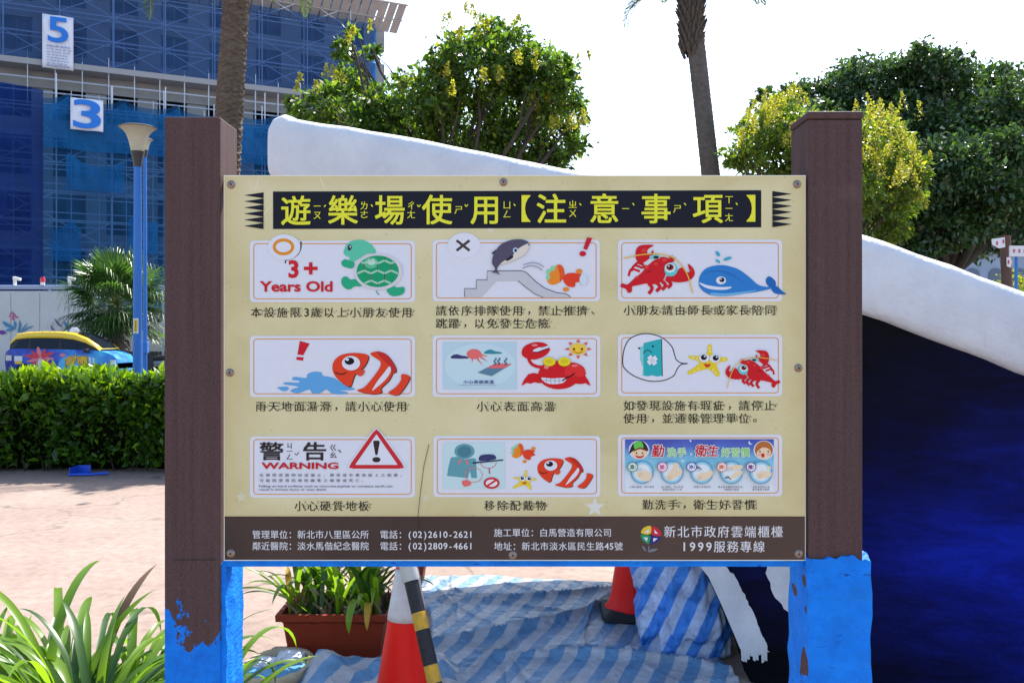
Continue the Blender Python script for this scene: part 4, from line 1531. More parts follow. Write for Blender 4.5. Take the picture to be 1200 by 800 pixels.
class Wall2D:
    """flat paint on a frontal wall"""
    def __init__(s, Y): s.Y, s.mb, s.mats, s.k = Y, MB(), [], 0
    def fill(s, pts, m, n=3):
        s.k += 1
        if m not in s.mats: s.mats.append(m)
        P = smooth_pts(pts, n) if n else [Vector((p[0], p[1], 0)) for p in pts]
        vs = [at(p.x, p.y, s.Y) for p in P]
        s.mb.add([(v.x, s.Y - .002 * s.k, v.z) for v in vs], [tuple(range(len(vs)))], s.mats.index(m))
    def build(s, n, p): return s.mb.build(n, s.mats, p, fix=False)


PK, BL, PU = pmat("mural_pink", (.42, .09, .19), .7), pmat("mural_blue", (.05, .19, .33), .7), pmat("mural_purple", (.12, .03, .22), .7)
m = Wall2D(YH - .032)
rg = random.Random(3)
for i in range(16):
    x, y = 16 + rg.gauss(0, 2.6), 371.5 + rg.gauss(0, 2.4)
    m.fill([(x - 1.2, y), (x, y - 1.2), (x + 1.2, y), (x, y + 1.2)], PK)
for q in ([(3, 376.5), (9, 378.5), (18, 384), (8, 383)], [(17, 376), (19.5, 379), (18.5, 384), (16.5, 380)], [(23, 375), (25, 381), (23, 390), (21, 388), (22.5, 381)],
          [(33, 378), (29, 384), (24, 390), (27, 384)], [(40, 382), (32, 386), (24, 391), (31, 384)], [(7, 387), (14, 384), (19, 385), (12, 388)], [(75, 376), (80, 381), (81, 388), (77, 383)], [(86, 380), (84, 387), (81, 389), (83, 383)]):
    m.fill(q, BL)
for q in ([(64, 373), (68, 377), (73, 383), (68, 380)], [(60, 380), (62, 384), (65, 387), (61, 386)], [(0, 388), (4, 387), (8, 390), (2, 392)]):
    m.fill(q, PU)
m.build("flower_mural", t)

M_pipe = pmat("pipe_grey", (.20, .25, .36), .5)
t = thing("pipe_rail", (at(50, 0, YH + .8).x, YH + .8, 0), "blue-grey pipe rail along the top of the hoarding", "rail")
mb = MB()
zr = at(0, 336.5, YH + .8).z
mb.tube([(hx0, YH + .8, zr), (hx1 + 3, YH + .8, zr)], .09, 8)
mb.build("pipe", M_pipe, t, smooth=40)
mb = MB()
for x in np.arange(hx0, hx1 + 3, 2.4):
    mb.tube([(x, YH + .8, 0), (x, YH + .8, zr)], .05, 6)
mb.build("post", M_pipe, t)
M_lampw = pmat("lamp_white", (.7, .68, .66), .5)
for px, lab in ((18, "small white floodlight on the pipe rail above the pink painted flower"), (82, "small white floodlight on the pipe rail beside the fan palm")):
    q = at(px, 331, YH + .8)
    t = thing("site_floodlight", (q.x, q.y, zr), lab, "floodlight", "floodlights on the pipe rail")
    mb = MB(); mb.box((q.x - .02, q.y, zr + .18), (.10, .1, .3)); mb.build("bracket", M_lampw, t)
    mb = MB(); mb.box((q.x + .08, q.y - .02, zr + .36), (.30, .2, .12), 0, Matrix.Rotation(R(14), 3, 'Y')); mb.build("lamp_head", M_lampw, t, bevel=.02)
q = at(50, 331, YH + .8)
t = thing("warning_light", (q.x, q.y, zr), "small red warning light on the pipe rail", "warning light")
mb = MB(); mb.lathe([(.09, 0), (.09, .12)], (q.x, q.y, zr + .09), 10); mb.build("base", M_lampw, t)
mb = MB(); mb.lathe([(.10, .12), (.11, .26), (.07, .34)], (q.x, q.y, zr + .09), 10); mb.build("lens", pmat("red_lens", (.6, .03, .05), .3), t, smooth=40)

YL = 40.5
lx0, lx1 = hx1 + .05, 6.0
mb = MB()
zl = at(0, 383, YL).z
mb.box(((lx0 + lx1) / 2, YL, (zl + .75) / 2 + .2), (lx1 - lx0, .3, zl - .75))
t = thing("low_wall", ((lx0 + lx1) / 2, YL, 0), "low pale concrete wall with faded pink paint behind the fan palm", "wall")
mb.build("wall_panel", pmat("low_wall_concrete", (.40, .385, .37), .85, var=(.9, .2, (.28, .27, .26)), bump=(8, .2, .01)), t)
mb = MB()
mb.box(((lx0 + lx1) / 2, YL + .2, .5), (lx1 - lx0, .3, 1.0))
mb.build("plinth", pmat("dark_plinth", (.05, .052, .055), .85), t)
m = Wall2D(YL - .152)
for i in range(12):
    x, y = 109 + rg.gauss(0, 4.5), 389 + rg.gauss(0, 2.4)
    m.fill([(x - 2, y), (x, y - .7), (x + 2, y + .3), (x, y + .9)], pmat("mural_faded_pink", (.44, .22, .28), .8))
m.build("faded_flower_mural", t)

# ------------------------------------------------------------------ foliage materials
M_bark = pmat("tree_bark", (0.035, 0.028, 0.022), 0.9, bump=(24, .7, .02), var=(6, .25, (.07, .058, .046)))
L_tree = [leafmat("koel_green", (.06, .14, .018), (.14, .235, .03), .56), leafmat("koel_dark", (.022, .06, .012), (.05, .10, .016), .38), leafmat("koel_yellow", (.25, .265, .022), (.46, .44, .06), .5, tcol=(1.25, 1.25, .6))]
L_ban = [leafmat("banyan_green", (.034, .082, .026), (.07, .14, .042), .36, .30, spec=.65), leafmat("banyan_dark", (.018, .046, .015), (.038, .08, .024), .28, .32, spec=.65)]
L_yel = [leafmat("goldenrain_green", (.075, .15, .016), (.17, .25, .03), .5), leafmat("goldenrain_mid", (.04, .09, .012), (.09, .15, .018), .42), L_tree[2]]
L_hedge = [leafmat("hedge_green", (.045, .13, .008), (.10, .23, .014), .42, .35, tcol=(1.7, 1.5, .4)), leafmat("hedge_dark", (.015, .050, .006), (.04, .10, .010), .30, .38), leafmat("hedge_new", (.14, .28, .014), (.25, .40, .022), .46, .32, tcol=(1.6, 1.4, .3))]


def crown_points(clumps, Y, per, rng, flat=.8, shell=.55, yj=.8):
    """Points in several ellipsoid clumps given as (px, py, r_px[, dy])."""
    pts, out, cen = [], [], []
    for c in clumps:
        dy = c[3] if len(c) > 3 else rng.uniform(-1, 1) * yj
        y = Y + dy
        r = c[2] * y / FPX
        ce = np.array(at(c[0], c[1], y))
        n = max(8, int(per * r ** 2))
        d = rng.normal(size=(n, 3)); d /= np.linalg.norm(d, axis=1)[:, None]
        rad = r * (shell + (1 - shell) * rng.uniform(size=(n, 1)) ** .7) * rng.uniform(.75, 1.12, size=(n, 1))
        # twiggy sub-clumps
        kq = max(4, int(n / 22))
        sub = rng.normal(size=(kq, 3)); sub /= np.linalg.norm(sub, axis=1)[:, None]
        subc = sub * r * rng.uniform(.45, 1.0, size=(kq, 1)) ** .8 * np.where(rng.uniform(size=(kq, 1)) < .22, 1.22, 1.0)
        which = rng.integers(0, kq, n)
        p = np.where(rng.uniform(size=(n, 1)) < .86, subc[which] + rng.normal(size=(n, 3)) * r * .12, d * rad)
        p[:, 2] *= flat
        pts.append(ce + p); out.append(p / (np.linalg.norm(p, axis=1)[:, None] + 1e-6)); cen.append((ce, r))
    return np.concatenate(pts), np.concatenate(out), cen


def limb(mb, a, b, r0, r1, rg, sag=.12, n=6):
    a, b = Vector(a), Vector(b)
    L = (b - a).length
    o1 = Vector((rg.uniform(-1, 1), rg.uniform(-1, 1), rg.uniform(-.2, 1))) * L * sag
    pts = []
    for i in range(n + 1):
        t = i / n
        pts.append(a.lerp(b, t) + o1 * math.sin(math.pi * t) + Vector((rg.uniform(-1, 1), rg.uniform(-1, 1), 0)) * L * .012)
    mb.tube(pts, [r0 + (r1 - r0) * i / n for i in range(n + 1)], 7, 0, False)
    return pts


def make_tree(name, base, fork_z, clumps, Y, per, leaf, mats, w_, r_trunk, label, cat, seed, group=None, panicles=None, aspect=.5, droop=.4, shell=.55, lean=(0, 0), flat=.85, yj=.8, twigs=3):
    rng = np.random.default_rng(seed)
    rg = random.Random(seed)
    t = thing(name, base, label, cat, group)
    P, O, cen = crown_points(clumps, Y, per, rng, flat, shell, yj)
    fork = Vector(base) + Vector((lean[0], lean[1], fork_z))
    mb = MB()
    mb.tube([Vector(base), Vector(base).lerp(fork, .35) + Vector((.04, 0, 0)), Vector(base).lerp(fork, .75) + Vector((-.03, .02, 0)), fork], [r_trunk * 1.35, r_trunk, r_trunk * .85, r_trunk * .75], 10, 0, False)
    for ce, r in cen:
        c = Vector(ce)
        pts = limb(mb, fork - Vector((0, 0, rg.uniform(0, .3))), c, r_trunk * .36, r_trunk * .10, rg)
        for k in range(twigs):
            d = Vector((rg.uniform(-1, 1), rg.uniform(-1, 1), rg.uniform(-.3, 1))).normalized()
            limb(mb, pts[rg.randint(3, 6)], c + d * r * .85, r_trunk * .13, r_trunk * .04, rg, n=4)
    mb.build("trunk", M_bark, t, smooth=60)
    V = leaf_quads(P, leaf, rng, droop, O * .7, aspect)
    mi = rng.choice(len(w_), size=len(P), p=w_)
    if panicles:
        pv = []
        for (px, py, hpx, n, dy) in panicles:
            for _ in range(n):
                y = Y + dy + rng.normal() * .35
                c = np.array(at(px + rng.normal() * hpx * .8, py + rng.normal() * hpx * .5, y))
                hgt = hpx * Y / FPX * rng.uniform(.7, 1.3)
                m_ = 70
                tt = rng.uniform(size=m_) ** .8
                a_ = rng.uniform(0, 2 * np.pi, m_)
                rr = (1 - tt) * hgt * .36 * rng.uniform(.4, 1.1, m_)
                pv.append(np.stack([c[0] + rr * np.cos(a_), c[1] + rr * np.sin(a_), c[2] + tt * hgt], axis=1))
        pv = np.concatenate(pv)
        V2 = leaf_quads(pv, leaf * .42, rng, -.3, None, .6)
        V = np.concatenate([V, V2])
        mi = np.concatenate([mi, np.full(len(V2), 2)])
    o = quads_mesh("crown", V, mats, mi, t)
    return t


# golden rain tree in the middle
make_tree("goldenrain_tree", (at(545, 0, 14.5).x, 14.5, 0), 2.9,
          [(500, 112, 42), (555, 80, 46), (600, 66, 34), (540, 152, 46), (606, 122, 44), (648, 112, 34), (655, 165, 28), (600, 172, 40), (478, 160, 36), (572, 38, 20), (628, 85, 40), (655, 78, 18), (672, 135, 16), (520, 70, 18), (640, 190, 26),
           (415, 152, 38), (372, 130, 24), (412, 95, 20), (405, 58, 14), (446, 132, 30), (347, 124, 11), (392, 118, 24), (437, 60, 8), (410, 36, 7), (560, 195, 46), (480, 190, 36)], 14.5, 9500, .088, L_tree,
          [.62, .36, .02], .14, "bushy green tree with yellow flower sprays behind the white ridge", "tree", 11,
          panicles=[(548, 42, 16, 7, -1), (600, 45, 14, 6, 0), (418, 45, 12, 5, -.6), (358, 108, 12, 3, -.6), (655, 150, 18, 6, -1), (640, 120, 14, 5, -1), (520, 92, 15, 5, -1.2), (575, 95, 14, 5, -1.3), (620, 75, 14, 5, -.8), (470, 105, 12, 4, -1), (395, 95, 12, 4, -.8), (560, 22, 10, 3, 0), (672, 82, 14, 4, 0)], yj=.9)
# big dark banyan
make_tree("banyan_tree", (at(1110, 0, 23).x, 23, 0), 3.2,
          [(962, 122, 36), (1020, 112, 48), (1085, 105, 46), (1140, 118, 48), (1190, 135, 52), (1075, 165, 62), (1150, 190, 66), (1215, 205, 66), (1010, 180, 50), (1095, 240, 60), (1175, 258, 46), (930, 118, 22), (945, 145, 34), (1260, 180, 70), (1050, 250, 50), (1010, 240, 46), (1130, 282, 26), (1020, 285, 28, -2), (1060, 292, 28, -2.2), (1100, 268, 38, -2.2), (1140, 255, 34, -2), (1075, 215, 40, -2.6), (1120, 196, 42, -2.6), (1160, 225, 36, -2.4), (1180, 180, 38, -2.2), (1080, 72, 24), (1110, 85, 30), (1000, 92, 26), (1175, 96, 24), (1060, 86, 26), (898, 118, 16), (912, 150, 26)], 23, 5000, .118, L_ban,
          [.55, .45], .42, "large dark glossy tree spreading behind the yellow-flowered tree", "tree", 5, aspect=.55, droop=.25, yj=1.6, shell=.6)
# yellow-flowered tree each side of the right post
make_tree("goldenrain_tree", (at(975, 0, 16.5).x, 16.5, 0), 2.4,
          [(895, 160, 34), (915, 140, 28), (872, 180, 22), (905, 185, 34), (940, 150, 30), (960, 190, 40), (1000, 170, 36), (1040, 165, 28), (1056, 198, 30), (1036, 225, 36), (1058, 232, 24), (1020, 255, 34), (1045, 268, 22), (985, 230, 44), (935, 210, 34), (862, 190, 12), (1075, 205, 14)], 16.5, 6500, .085, L_yel,
          [.55, .42, .03], .13, "smaller bright green tree covered in yellow blossom, partly hidden by a post", "tree", 21,
          panicles=[(905, 135, 18, 14, -1), (880, 150, 16, 9, -1), (925, 125, 16, 8, -.6), (870, 172, 14, 5, -.6), (1035, 145, 20, 14, -1), (1050, 175, 18, 12, -1.2), (1020, 160, 18, 8, -1), (1065, 205, 16, 8, -1), (1045, 215, 18, 7, -1.2), (1030, 185, 16, 8, -1.3), (1075, 190, 14, 4, -.4), (1078, 232, 12, 5, -.6), (935, 160, 16, 6, -1)], yj=.7)

# ------------------------------------------------------------------ hedge
HY0, HX0, HX1 = 10.95, -9.2, -3.25
hz_top = 1.135
rng = np.random.default_rng(2)
t = thing("clipped_hedge", ((HX0 + HX1) / 2, HY0 + .7, 0), "dense clipped green hedge between the paving and the street", "hedge")
mb = MB()
nx = 50
P = []
prof = [(0.30, .02), (0.16, .25), (0.10, .6), (0.12, hz_top - .22), (0.32, hz_top - .10), (0.8, hz_top - .08), (1.15, hz_top - .12), (1.3, hz_top - .4), (1.3, .02)]
for i in range(nx + 1):
    x = HX0 + (HX1 - HX0) * i / nx
    P.append([(x + .04 * noise.noise(Vector((i, j, 0))), HY0 + y + .05 * noise.noise(Vector((i * .7, j * 1.3, 5))), z + .04 * noise.noise(Vector((i * .6, j, 9)))) for j, (y, z) in enumerate(prof)])
mb.grid(P)
mb.build("twig_core", pmat("hedge_core", (.004, .006, .003), .95, .0, bump=(30, .8, .03)), t, smooth=60)
nf, ntp = 17000, 9500
fx = rng.uniform(HX0, HX1, nf)
fz = (rng.uniform(0, 1, nf) ** .95) * (hz_top - .14) + .10
bul = .07 * np.sin(fx * 2.1) + .05 * np.sin(fx * 5.3 + 1) + .05 * np.sin(fz * 6)
fy = HY0 + .07 + bul + rng.uniform(-.05, .13, nf) + np.where(fz < .22, .08, 0)
P1 = np.stack([fx, fy, fz], 1)
o1 = np.tile(np.array([0, -1.0, .25]), (nf, 1))
txx = rng.uniform(HX0, HX1, ntp)
ty = HY0 + rng.uniform(0, 1.4, ntp) ** 1.15
P2 = np.stack([txx, ty, hz_top - .10 + .045 * np.sin(txx * 3.1) + .03 * np.sin(txx * 7.7 + ty * 4) + rng.uniform(-.10, .10, ntp) - .10 * np.clip((HY0 + .16 - ty) / .16, 0, 1)], 1)
o2 = np.tile(np.array([0, -.35, .8]), (ntp, 1))
V = np.concatenate([leaf_quads(P1, .095, rng, .1, o1 * .9, .46), leaf_quads(P2, .10, rng, -.1, o2 * .9, .44)])
mi = np.concatenate([np.where(rng.uniform(size=nf) < .55, 1, np.where(rng.uniform(size=nf) < .93, 0, 2)), np.where(rng.uniform(size=ntp) < .52, 2, 0)])
quads_mesh("foliage", V, L_hedge, mi, t)
mb = MB()
rg = random.Random(8)
for i in range(26):
    x = HX0 + (HX1 - HX0) * (i + rg.random()) / 26
    mb = MB()
    mb.tube([(x, HY0 + .22, 0), (x + rg.uniform(-.05, .05), HY0 + .2, .2), (x + rg.uniform(-.1, .1), HY0 + .25, .55)], [.012, .010, .006], 5)
    mb.build("stem", pmat("dark_stem", (.03, .022, .016), .9), t)

# blue dustpan under the hedge
M_bluep = pmat("blue_plastic", (.010, .07, .48), .4, .5)
q0, q1 = at(83, 553, 10.75), at(134, 546.5, 10.95)
t = thing("dustpan", (q0.x, 10.75, 0), "blue plastic dustpan with a long handle lying at the foot of the hedge", "dustpan")
mb = MB()
mb.box((q0.x + .05, 10.88, .012), (.15, .22, .010)); mb.box((q0.x - .025, 10.88, .05), (.010, .22, .09)); mb.box((q0.x + .05, 10.985, .05), (.15, .010, .09))
mb.build("pan", M_bluep, t, bevel=.003)
mb = MB(); mb.tube([(q0.x - .02, 10.74, .02), (q0.x + .2, 10.74, .022), (q1.x, 10.80, .03)], .016, 8); mb.build("handle", M_bluep, t, smooth=40)

# ------------------------------------------------------------------ palms
M_palmbark = pmat("palm_bark", (.085, .058, .042), .95, bump=(60, .9, .02), var=(12, .2, (.17, .125, .09)))
M_palmgrey = pmat("palm_bark_grey", (.085, .07, .062), .95, bump=(60, .9, .02), var=(12, .2, (.15, .125, .105)))
M_stub = pmat("leaf_base_stub", (.055, .042, .034), .9, bump=(40, .6, .01), var=(20, .2, (.11, .085, .065)))
L_palm = [leafmat("date_palm_leaf", (.05, .095, .035), (.10, .15, .055), .3, .45), leafmat("date_palm_leaf_dark", (.03, .06, .022), (.06, .095, .035), .25, .45)]


def ring_trunk(mb, pts, rad, ring_h, amp, n=22, seed=1):
    """Trunk whose surface steps outward in overlapping leaf-base rings."""
    P = [Vector(p) for p in pts]
    L = sum((P[i + 1] - P[i]).length for i in range(len(P) - 1))
    m_ = int(L / ring_h) * 5
    rows = []
    for k in range(m_ + 1):
        t = k / m_ * (len(P) - 1)
        i = min(int(t), len(P) - 2)
        c = P[i].lerp(P[i + 1], t - i)
        r = rad[i] + (rad[i + 1] - rad[i]) * (t - i)
        row = []
        for j in range(n):
            a_ = 2 * math.pi * j / n
            sec_ = (j // 3) % 2
            q = noise.noise(Vector((math.cos(a_) * 4, math.sin(a_) * 4, k * .22 + seed)))
            ph = (k / 5.0 + .5 * sec_ + .5 * q + j / n) % 1.0
            rr = r * (1 + amp * (1.1 - 2.0 * ph) + amp * .8 * noise.noise(Vector((j * 1.3, k * .9, seed))))
            row.append(c + Vector((math.cos(a_) * rr, math.sin(a_) * rr, 0)))
        rows.append(row)
    mb.grid(rows, 0, True)


def frond(crown, az, el, L, rng, nl=46, leaf=.42, curl=1.5):
    """Feather leaf: curved midrib with leaflets; returns midrib points and quads."""
    pts = []
    p = np.array(crown, float)
    th = el
    n = 22
    for i in range(n + 1):
        pts.append(p.copy())
        d = np.array([math.cos(az) * math.cos(th), math.sin(az) * math.cos(th), math.sin(th)])
        p = p + d * L / n
        th -= curl / n * (0.5 + i / n)
    pts = np.array(pts)
    side = np.array([-math.sin(az), math.cos(az), 0])
    Q = []
    for k in range(nl):
        t = .12 + .88 * k / nl
        f = t * n
        i = min(int(f), n - 1)
        c = pts[i] * (1 - (f - i)) + pts[i + 1] * (f - i)
        d = pts[i + 1] - pts[i]; d /= np.linalg.norm(d)
        up = np.cross(side, d) * -1
        ll = leaf * (math.sin(math.pi * min(1, .18 + t * .86)) ** .6) * rng.uniform(.85, 1.1)
        for s_ in (-1, 1):
            e = d * rng.uniform(.55, .8) + side * s_ * .8 + up * rng.uniform(.15, .4) + np.array([0, 0, -.12])
            e /= np.linalg.norm(e)
            wv_ = np.cross(e, up); wv_ /= np.linalg.norm(wv_) + 1e-6
            w_ = .016
            m_ = c + e * ll * .5 + np.array([0, 0, -.01])
            tip = c + e * ll + np.array([0, 0, -.07 * ll])
            Q.append([c, m_ + wv_ * w_, tip, m_ - wv_ * w_])
    return pts, Q


def date_palm(base, top, r0, r1, label, seed, mat, nfr, Lf, extra=(), stubs=False):
    rng = np.random.default_rng(seed)
    base, top = Vector(base), Vector(top)
    t = thing("date_palm", base, label, "palm tree", None)
    mb = MB()
    mid = base.lerp(top, .5) + Vector((.06, 0, 0))
    ring_trunk(mb, [base, base.lerp(mid, .5), mid, mid.lerp(top, .5), top], [r0 * 1.25, r0, (r0 + r1) / 2, r1, r1], .10 if not stubs else .08, .085 if not stubs else .035, n=36, seed=seed)
    mb.build("trunk", mat, t, smooth=35)
    if stubs:
        mb = MB()
        rg = random.Random(seed)
        for k in range(150):
            a_ = k * 2.4
            kk = k / 150
            z = 1.2 * kk
            c = top + Vector((math.cos(a_) * r1 * 1.0, math.sin(a_) * r1 * 1.0, -1.2 + z + .25)) * 1.0
            d = Vector((math.cos(a_) * .5, math.sin(a_) * .5, 1.0)).normalized()
            mb.tube([c - d * .06, c + d * .10, c + d * rg.uniform(.12, .22 + .16 * kk) + Vector((math.cos(a_), math.sin(a_), 0)) * .05 * kk], [.03 + .025 * kk, .028 + .02 * kk, .010], 5)
        mb.build("leaf_base", M_stub, t)
    mbr = MB()
    Q = []
    spec = [(2 * math.pi * (i * .381966) + rng.uniform(-.2, .2), 1.3 - (.75 if stubs else 1.35) * (i / nfr) + rng.uniform(-.1, .1), Lf * rng.uniform(.88, 1.08), 1.5 + .6 * i / nfr) for i in range(nfr)]
    spec += list(extra)
    for az, el, L, cu in spec:
        pts, q = frond(tuple(top + Vector((0, 0, .25))), az, el, L, rng, curl=cu)
        Q += q
        mbr.tube([Vector(p) for p in pts[::3]], [.03, .026, .022, .018, .014, .010, .007, .005][:len(pts[::3])], 4)
    mbr.build("midrib", leafmat("palm_midrib", (.16, .17, .06), (.2, .2, .08), .1), t, fix=False)
    quads_mesh("crown", np.array(Q), L_palm, rng.choice(2, size=len(Q), p=[.6, .4]), t)
    return t


YP = 16.0
b_, t_ = at(236, 0, YP), at(277.5, -20, YP)
date_palm((b_.x, YP, 0), (t_.x + .08, YP, t_.z + 1.0), .26, .215, "thick brown date palm trunk rising past the left post with its crown out of view", 3, M_palmbark, 26, 3.0,
          extra=[(math.radians(-2), .2, 3.6, 1.9), (math.radians(183), -.55, 1.95, 1.1), (math.radians(200), -.45, 1.95, 1.0)])
YP = 17.0
b_, t_ = at(858, 0, YP), at(812, -5, YP)
date_palm((b_.x, YP, 0), (t_.x - .03, YP, t_.z - .12), .185, .16, "slender grey palm with ragged leaf stubs against the white sky", 9, M_palmgrey, 9, 1.9,
          extra=[(math.radians(182), .15, 1.6, 2.0), (math.radians(170), .25, 1.65, 2.1), (math.radians(3), .40, 1.6, 1.7)], stubs=True)

# fan palm behind the taxi
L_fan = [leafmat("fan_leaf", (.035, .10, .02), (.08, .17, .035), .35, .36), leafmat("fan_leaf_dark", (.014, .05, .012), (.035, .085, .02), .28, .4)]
YF = 35.6
fb = at(137, 0, YF)
t = thing("fan_palm", (fb.x, YF, 0), "bushy fan palm with drooping leaf tips beside the street", "palm tree")
mb = MB()
ring_trunk(mb, [(fb.x, YF, 0), (fb.x - .05, YF, 1.2), (fb.x - .05, YF, 2.7)], [.36, .30, .26], .09, .06, seed=4)
rg = random.Random(12)
for k in range(160):
    a_, z = rg.uniform(0, 6.28), rg.uniform(.2, 2.5)
    c = Vector((fb.x + math.cos(a_) * .3, YF + math.sin(a_) * .3, z))
    mb.tube([c, c + Vector((math.cos(a_) * .12, math.sin(a_) * .12, -.02)), c + Vector((math.cos(a_) * .2, math.sin(a_) * .2, -.18))], [.03, .02, .008], 4)
mb.build("trunk", M_palmgrey, t)
rng = np.random.default_rng(4)
Q, mi = [], []
mbp = MB()
cr = np.array([fb.x - .03, YF, 2.8])
NF = 58
for i in range(NF):
    az = i * 2.399963 + rng.uniform(-.2, .2)
    el = 1.35 - 2.1 * (i / NF) + rng.uniform(-.12, .12)
    pl = rng.uniform(.85, 1.4)
    d = np.array([math.cos(az) * math.cos(el), math.sin(az) * math.cos(el), math.sin(el)])
    hub = cr + d * pl
    mbp.tube([Vector(cr), Vector(cr + d * pl * .5 + np.array([0, 0, .03])), Vector(hub)], [.022, .016, .012], 4)
    side = np.array([-math.sin(az), math.cos(az), 0])
    up = np.cross(d, side)
    R_ = rng.uniform(1.1, 1.5)
    ns = 30
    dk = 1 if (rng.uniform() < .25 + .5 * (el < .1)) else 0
    for k in range(ns):
        a_ = (k / (ns - 1) - .5) * math.radians(250)
        e = d * math.cos(a_) + side * math.sin(a_)
        e = e + up * (-.25 * abs(math.sin(a_)) + rng.normal() * .04)
        e /= np.linalg.norm(e)
        L = R_ * (.62 + .38 * math.cos(a_ * .6)) * rng.uniform(.9, 1.06)
        wv_ = np.cross(e, up); wv_ /= np.linalg.norm(wv_)
        w_ = .5 * L * .55 * math.radians(250) / ns * .9
        m_ = hub + e * L * .55
        t1 = hub + e * L * .85 + np.array([0, 0, -.06 * L])
        tip = t1 + e * L * .1 + np.array([0, 0, -.28 * L])
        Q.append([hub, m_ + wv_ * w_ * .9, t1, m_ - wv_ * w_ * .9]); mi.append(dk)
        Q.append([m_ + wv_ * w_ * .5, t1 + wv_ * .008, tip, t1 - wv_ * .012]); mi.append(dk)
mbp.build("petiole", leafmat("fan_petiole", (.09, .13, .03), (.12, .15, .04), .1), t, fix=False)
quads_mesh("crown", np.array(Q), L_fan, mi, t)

# ------------------------------------------------------------------ street lamps
M_lblue = pmat("lamp_post_blue", (.014, .15, .50), .4, .4, bump=(9, .08, .004), var=(2.5, .3, (.012, .12, .42)))
M_black = pmat("black_metal", (.02, .02, .022), .45, .5)
g = NG("frosted_shade")
g.col(g.ramp(g.math('MULTIPLY', g.sep()[2], 1.0), [(0.0, (.62, .60, .50)), (1.0, (.66, .64, .54))]))
g.set(Roughness=.35)
tl = g.n.new("ShaderNodeBsdfTranslucent"); tl.inputs[0].default_value = (.75, .70, .50, 1)
mx = g.n.new("ShaderNodeMixShader"); mx.inputs[0].default_value = .55
g.link(g.p.outputs[0], mx.inputs[1]); g.link(tl.outputs[0], mx.inputs[2]); g.link(mx.outputs[0], g.n["Material Output"].inputs["Surface"])
M_shade = g.m
M_cap = pmat("lamp_cap", (.16, .14, .10), .5, .4)


def lamp(px, Y, ytop, sc, label, sticker, box):
    c = at(px, ytop, Y)
    x, H = c.x, c.z
    t = thing("street_lamp", (x, Y, 0), label, "street lamp")
    s_ = sc
    zb = H - .56 * s_
    mb = MB(); mb.lathe([(.075 * s_, 0), (.066 * s_, zb * .5), (.055 * s_, zb)], (x, Y, 0), 8); mb.build("post", M_lblue, t, smooth=50)
    mb = MB(); mb.lathe([(.14 * s_, 0), (.14 * s_, .05), (.10 * s_, .10), (.085 * s_, .30)], (x, Y, 0), 8); mb.build("base", M_lblue, t)
    mb = MB(); mb.lathe([(.058 * s_, -.02), (.062 * s_, .05 * s_), (.085 * s_, .16 * s_), (.095 * s_, .20 * s_)], (x, Y, zb), 20); mb.build("neck", M_black, t, smooth=40)
    mb = MB(); mb.lathe([(.085 * s_, .19 * s_), (.10 * s_, .26 * s_), (.125 * s_, .36 * s_), (.16 * s_, .45 * s_), (.215 * s_, .515 * s_), (.245 * s_, .535 * s_)], (x, Y, zb), 28, cap=False); mb.build("shade", M_shade, t, smooth=60)
    mb = MB(); mb.lathe([(.252 * s_, .530 * s_), (.258 * s_, .54 * s_), (.21 * s_, .562 * s_), (.05 * s_, .575 * s_)], (x, Y, zb), 28); mb.build("cap", M_cap, t, smooth=40)
    if sticker:
        z0, z1 = at(0, 390.5, Y).z, at(0, 373, Y).z
        mb = MB(); mb.box((x, Y - .0665, (z0 + z1) / 2), (.075, .008, z1 - z0)); stk = mb.build("notice", pmat("sticker_white", (.62, .62, .58), .5), t)
        mb = MB(); mb.box((x, Y - .0715, (z0 + z1) / 2), (.05, .006, (z1 - z0) * .80)); mb.build("notice_panel", pmat("sticker_yellow", (.62, .42, .03), .5), stk)
        mb = MB()
        for k in range(5):
            mb.box((x, Y - .0752, z0 + (z1 - z0) * (.22 + .14 * k)), (.014, .002, (z1 - z0) * .085))
        mb.build("notice_lettering", pmat("sticker_ink", (.12, .07, .02), .6), stk)
    if box:
        z0, z1 = at(0, 413.5, Y).z, at(0, 400, Y).z
        mb = MB(); mb.box((x + .02, Y - .14 * s_, (z0 + z1) / 2), (.22, .16, z1 - z0)); mb.build("switch_box", M_lblue, t, bevel=.015)
    return t


lamp(161.3, 14.0, 148, 1.05, "blue street lamp with trumpet shaped frosted shade and a yellow notice on its post", True, False)
lamp(170.0, 25.5, 163, .85, "thinner blue street lamp half hidden behind the nearer lamp", False, True)

# ------------------------------------------------------------------ taxi
g = NG("taxi_wrap")
xx, yy, zz = g.sep()
n1 = g.noise(1.3, 4, dist=.8)
g.col(g.ramp(g.math('ADD', g.math('MULTIPLY', xx, .10), n1), [(0.25, (.012, .02, .22)), (0.45, (.02, .06, .42)), (0.62, (.03, .20, .55)), (0.8, (.06, .40, .66))]))
g.set(Roughness=.3); g.p.inputs["Coat Weight"].default_value = .1; g.p.inputs["Specular IOR Level"].default_value = .25
M_wrap = g.m
M_yel = pmat("taxi_yellow", (.80, .50, .01), .25, .5, coat=.6)
M_cglass = pmat("car_glass", (.010, .014, .022), .08, .22)
M_tyre = pmat("tyre_rubber", (.015, .015, .016), .85)
M_rim = pmat("wheel_rim", (.45, .46, .48), .3, .5, .8)
M_trim = pmat("black_trim", (.012, .012, .013), .5)
YT = 32.0
tx0, tx1 = at(3, 0, YT).x, at(136, 0, YT).x
LEN = tx1 - tx0
zroof = at(0, 388.5, YT).z
tc_ = Vector(((tx0 + tx1) / 2, YT + .87, .004))
taxi = thing("taxi", tc_, "yellow roofed taxi in a blue wrap with a red flower on its doors", "taxi")
u = LEN / 4.3
HZ = zroof / 1.56
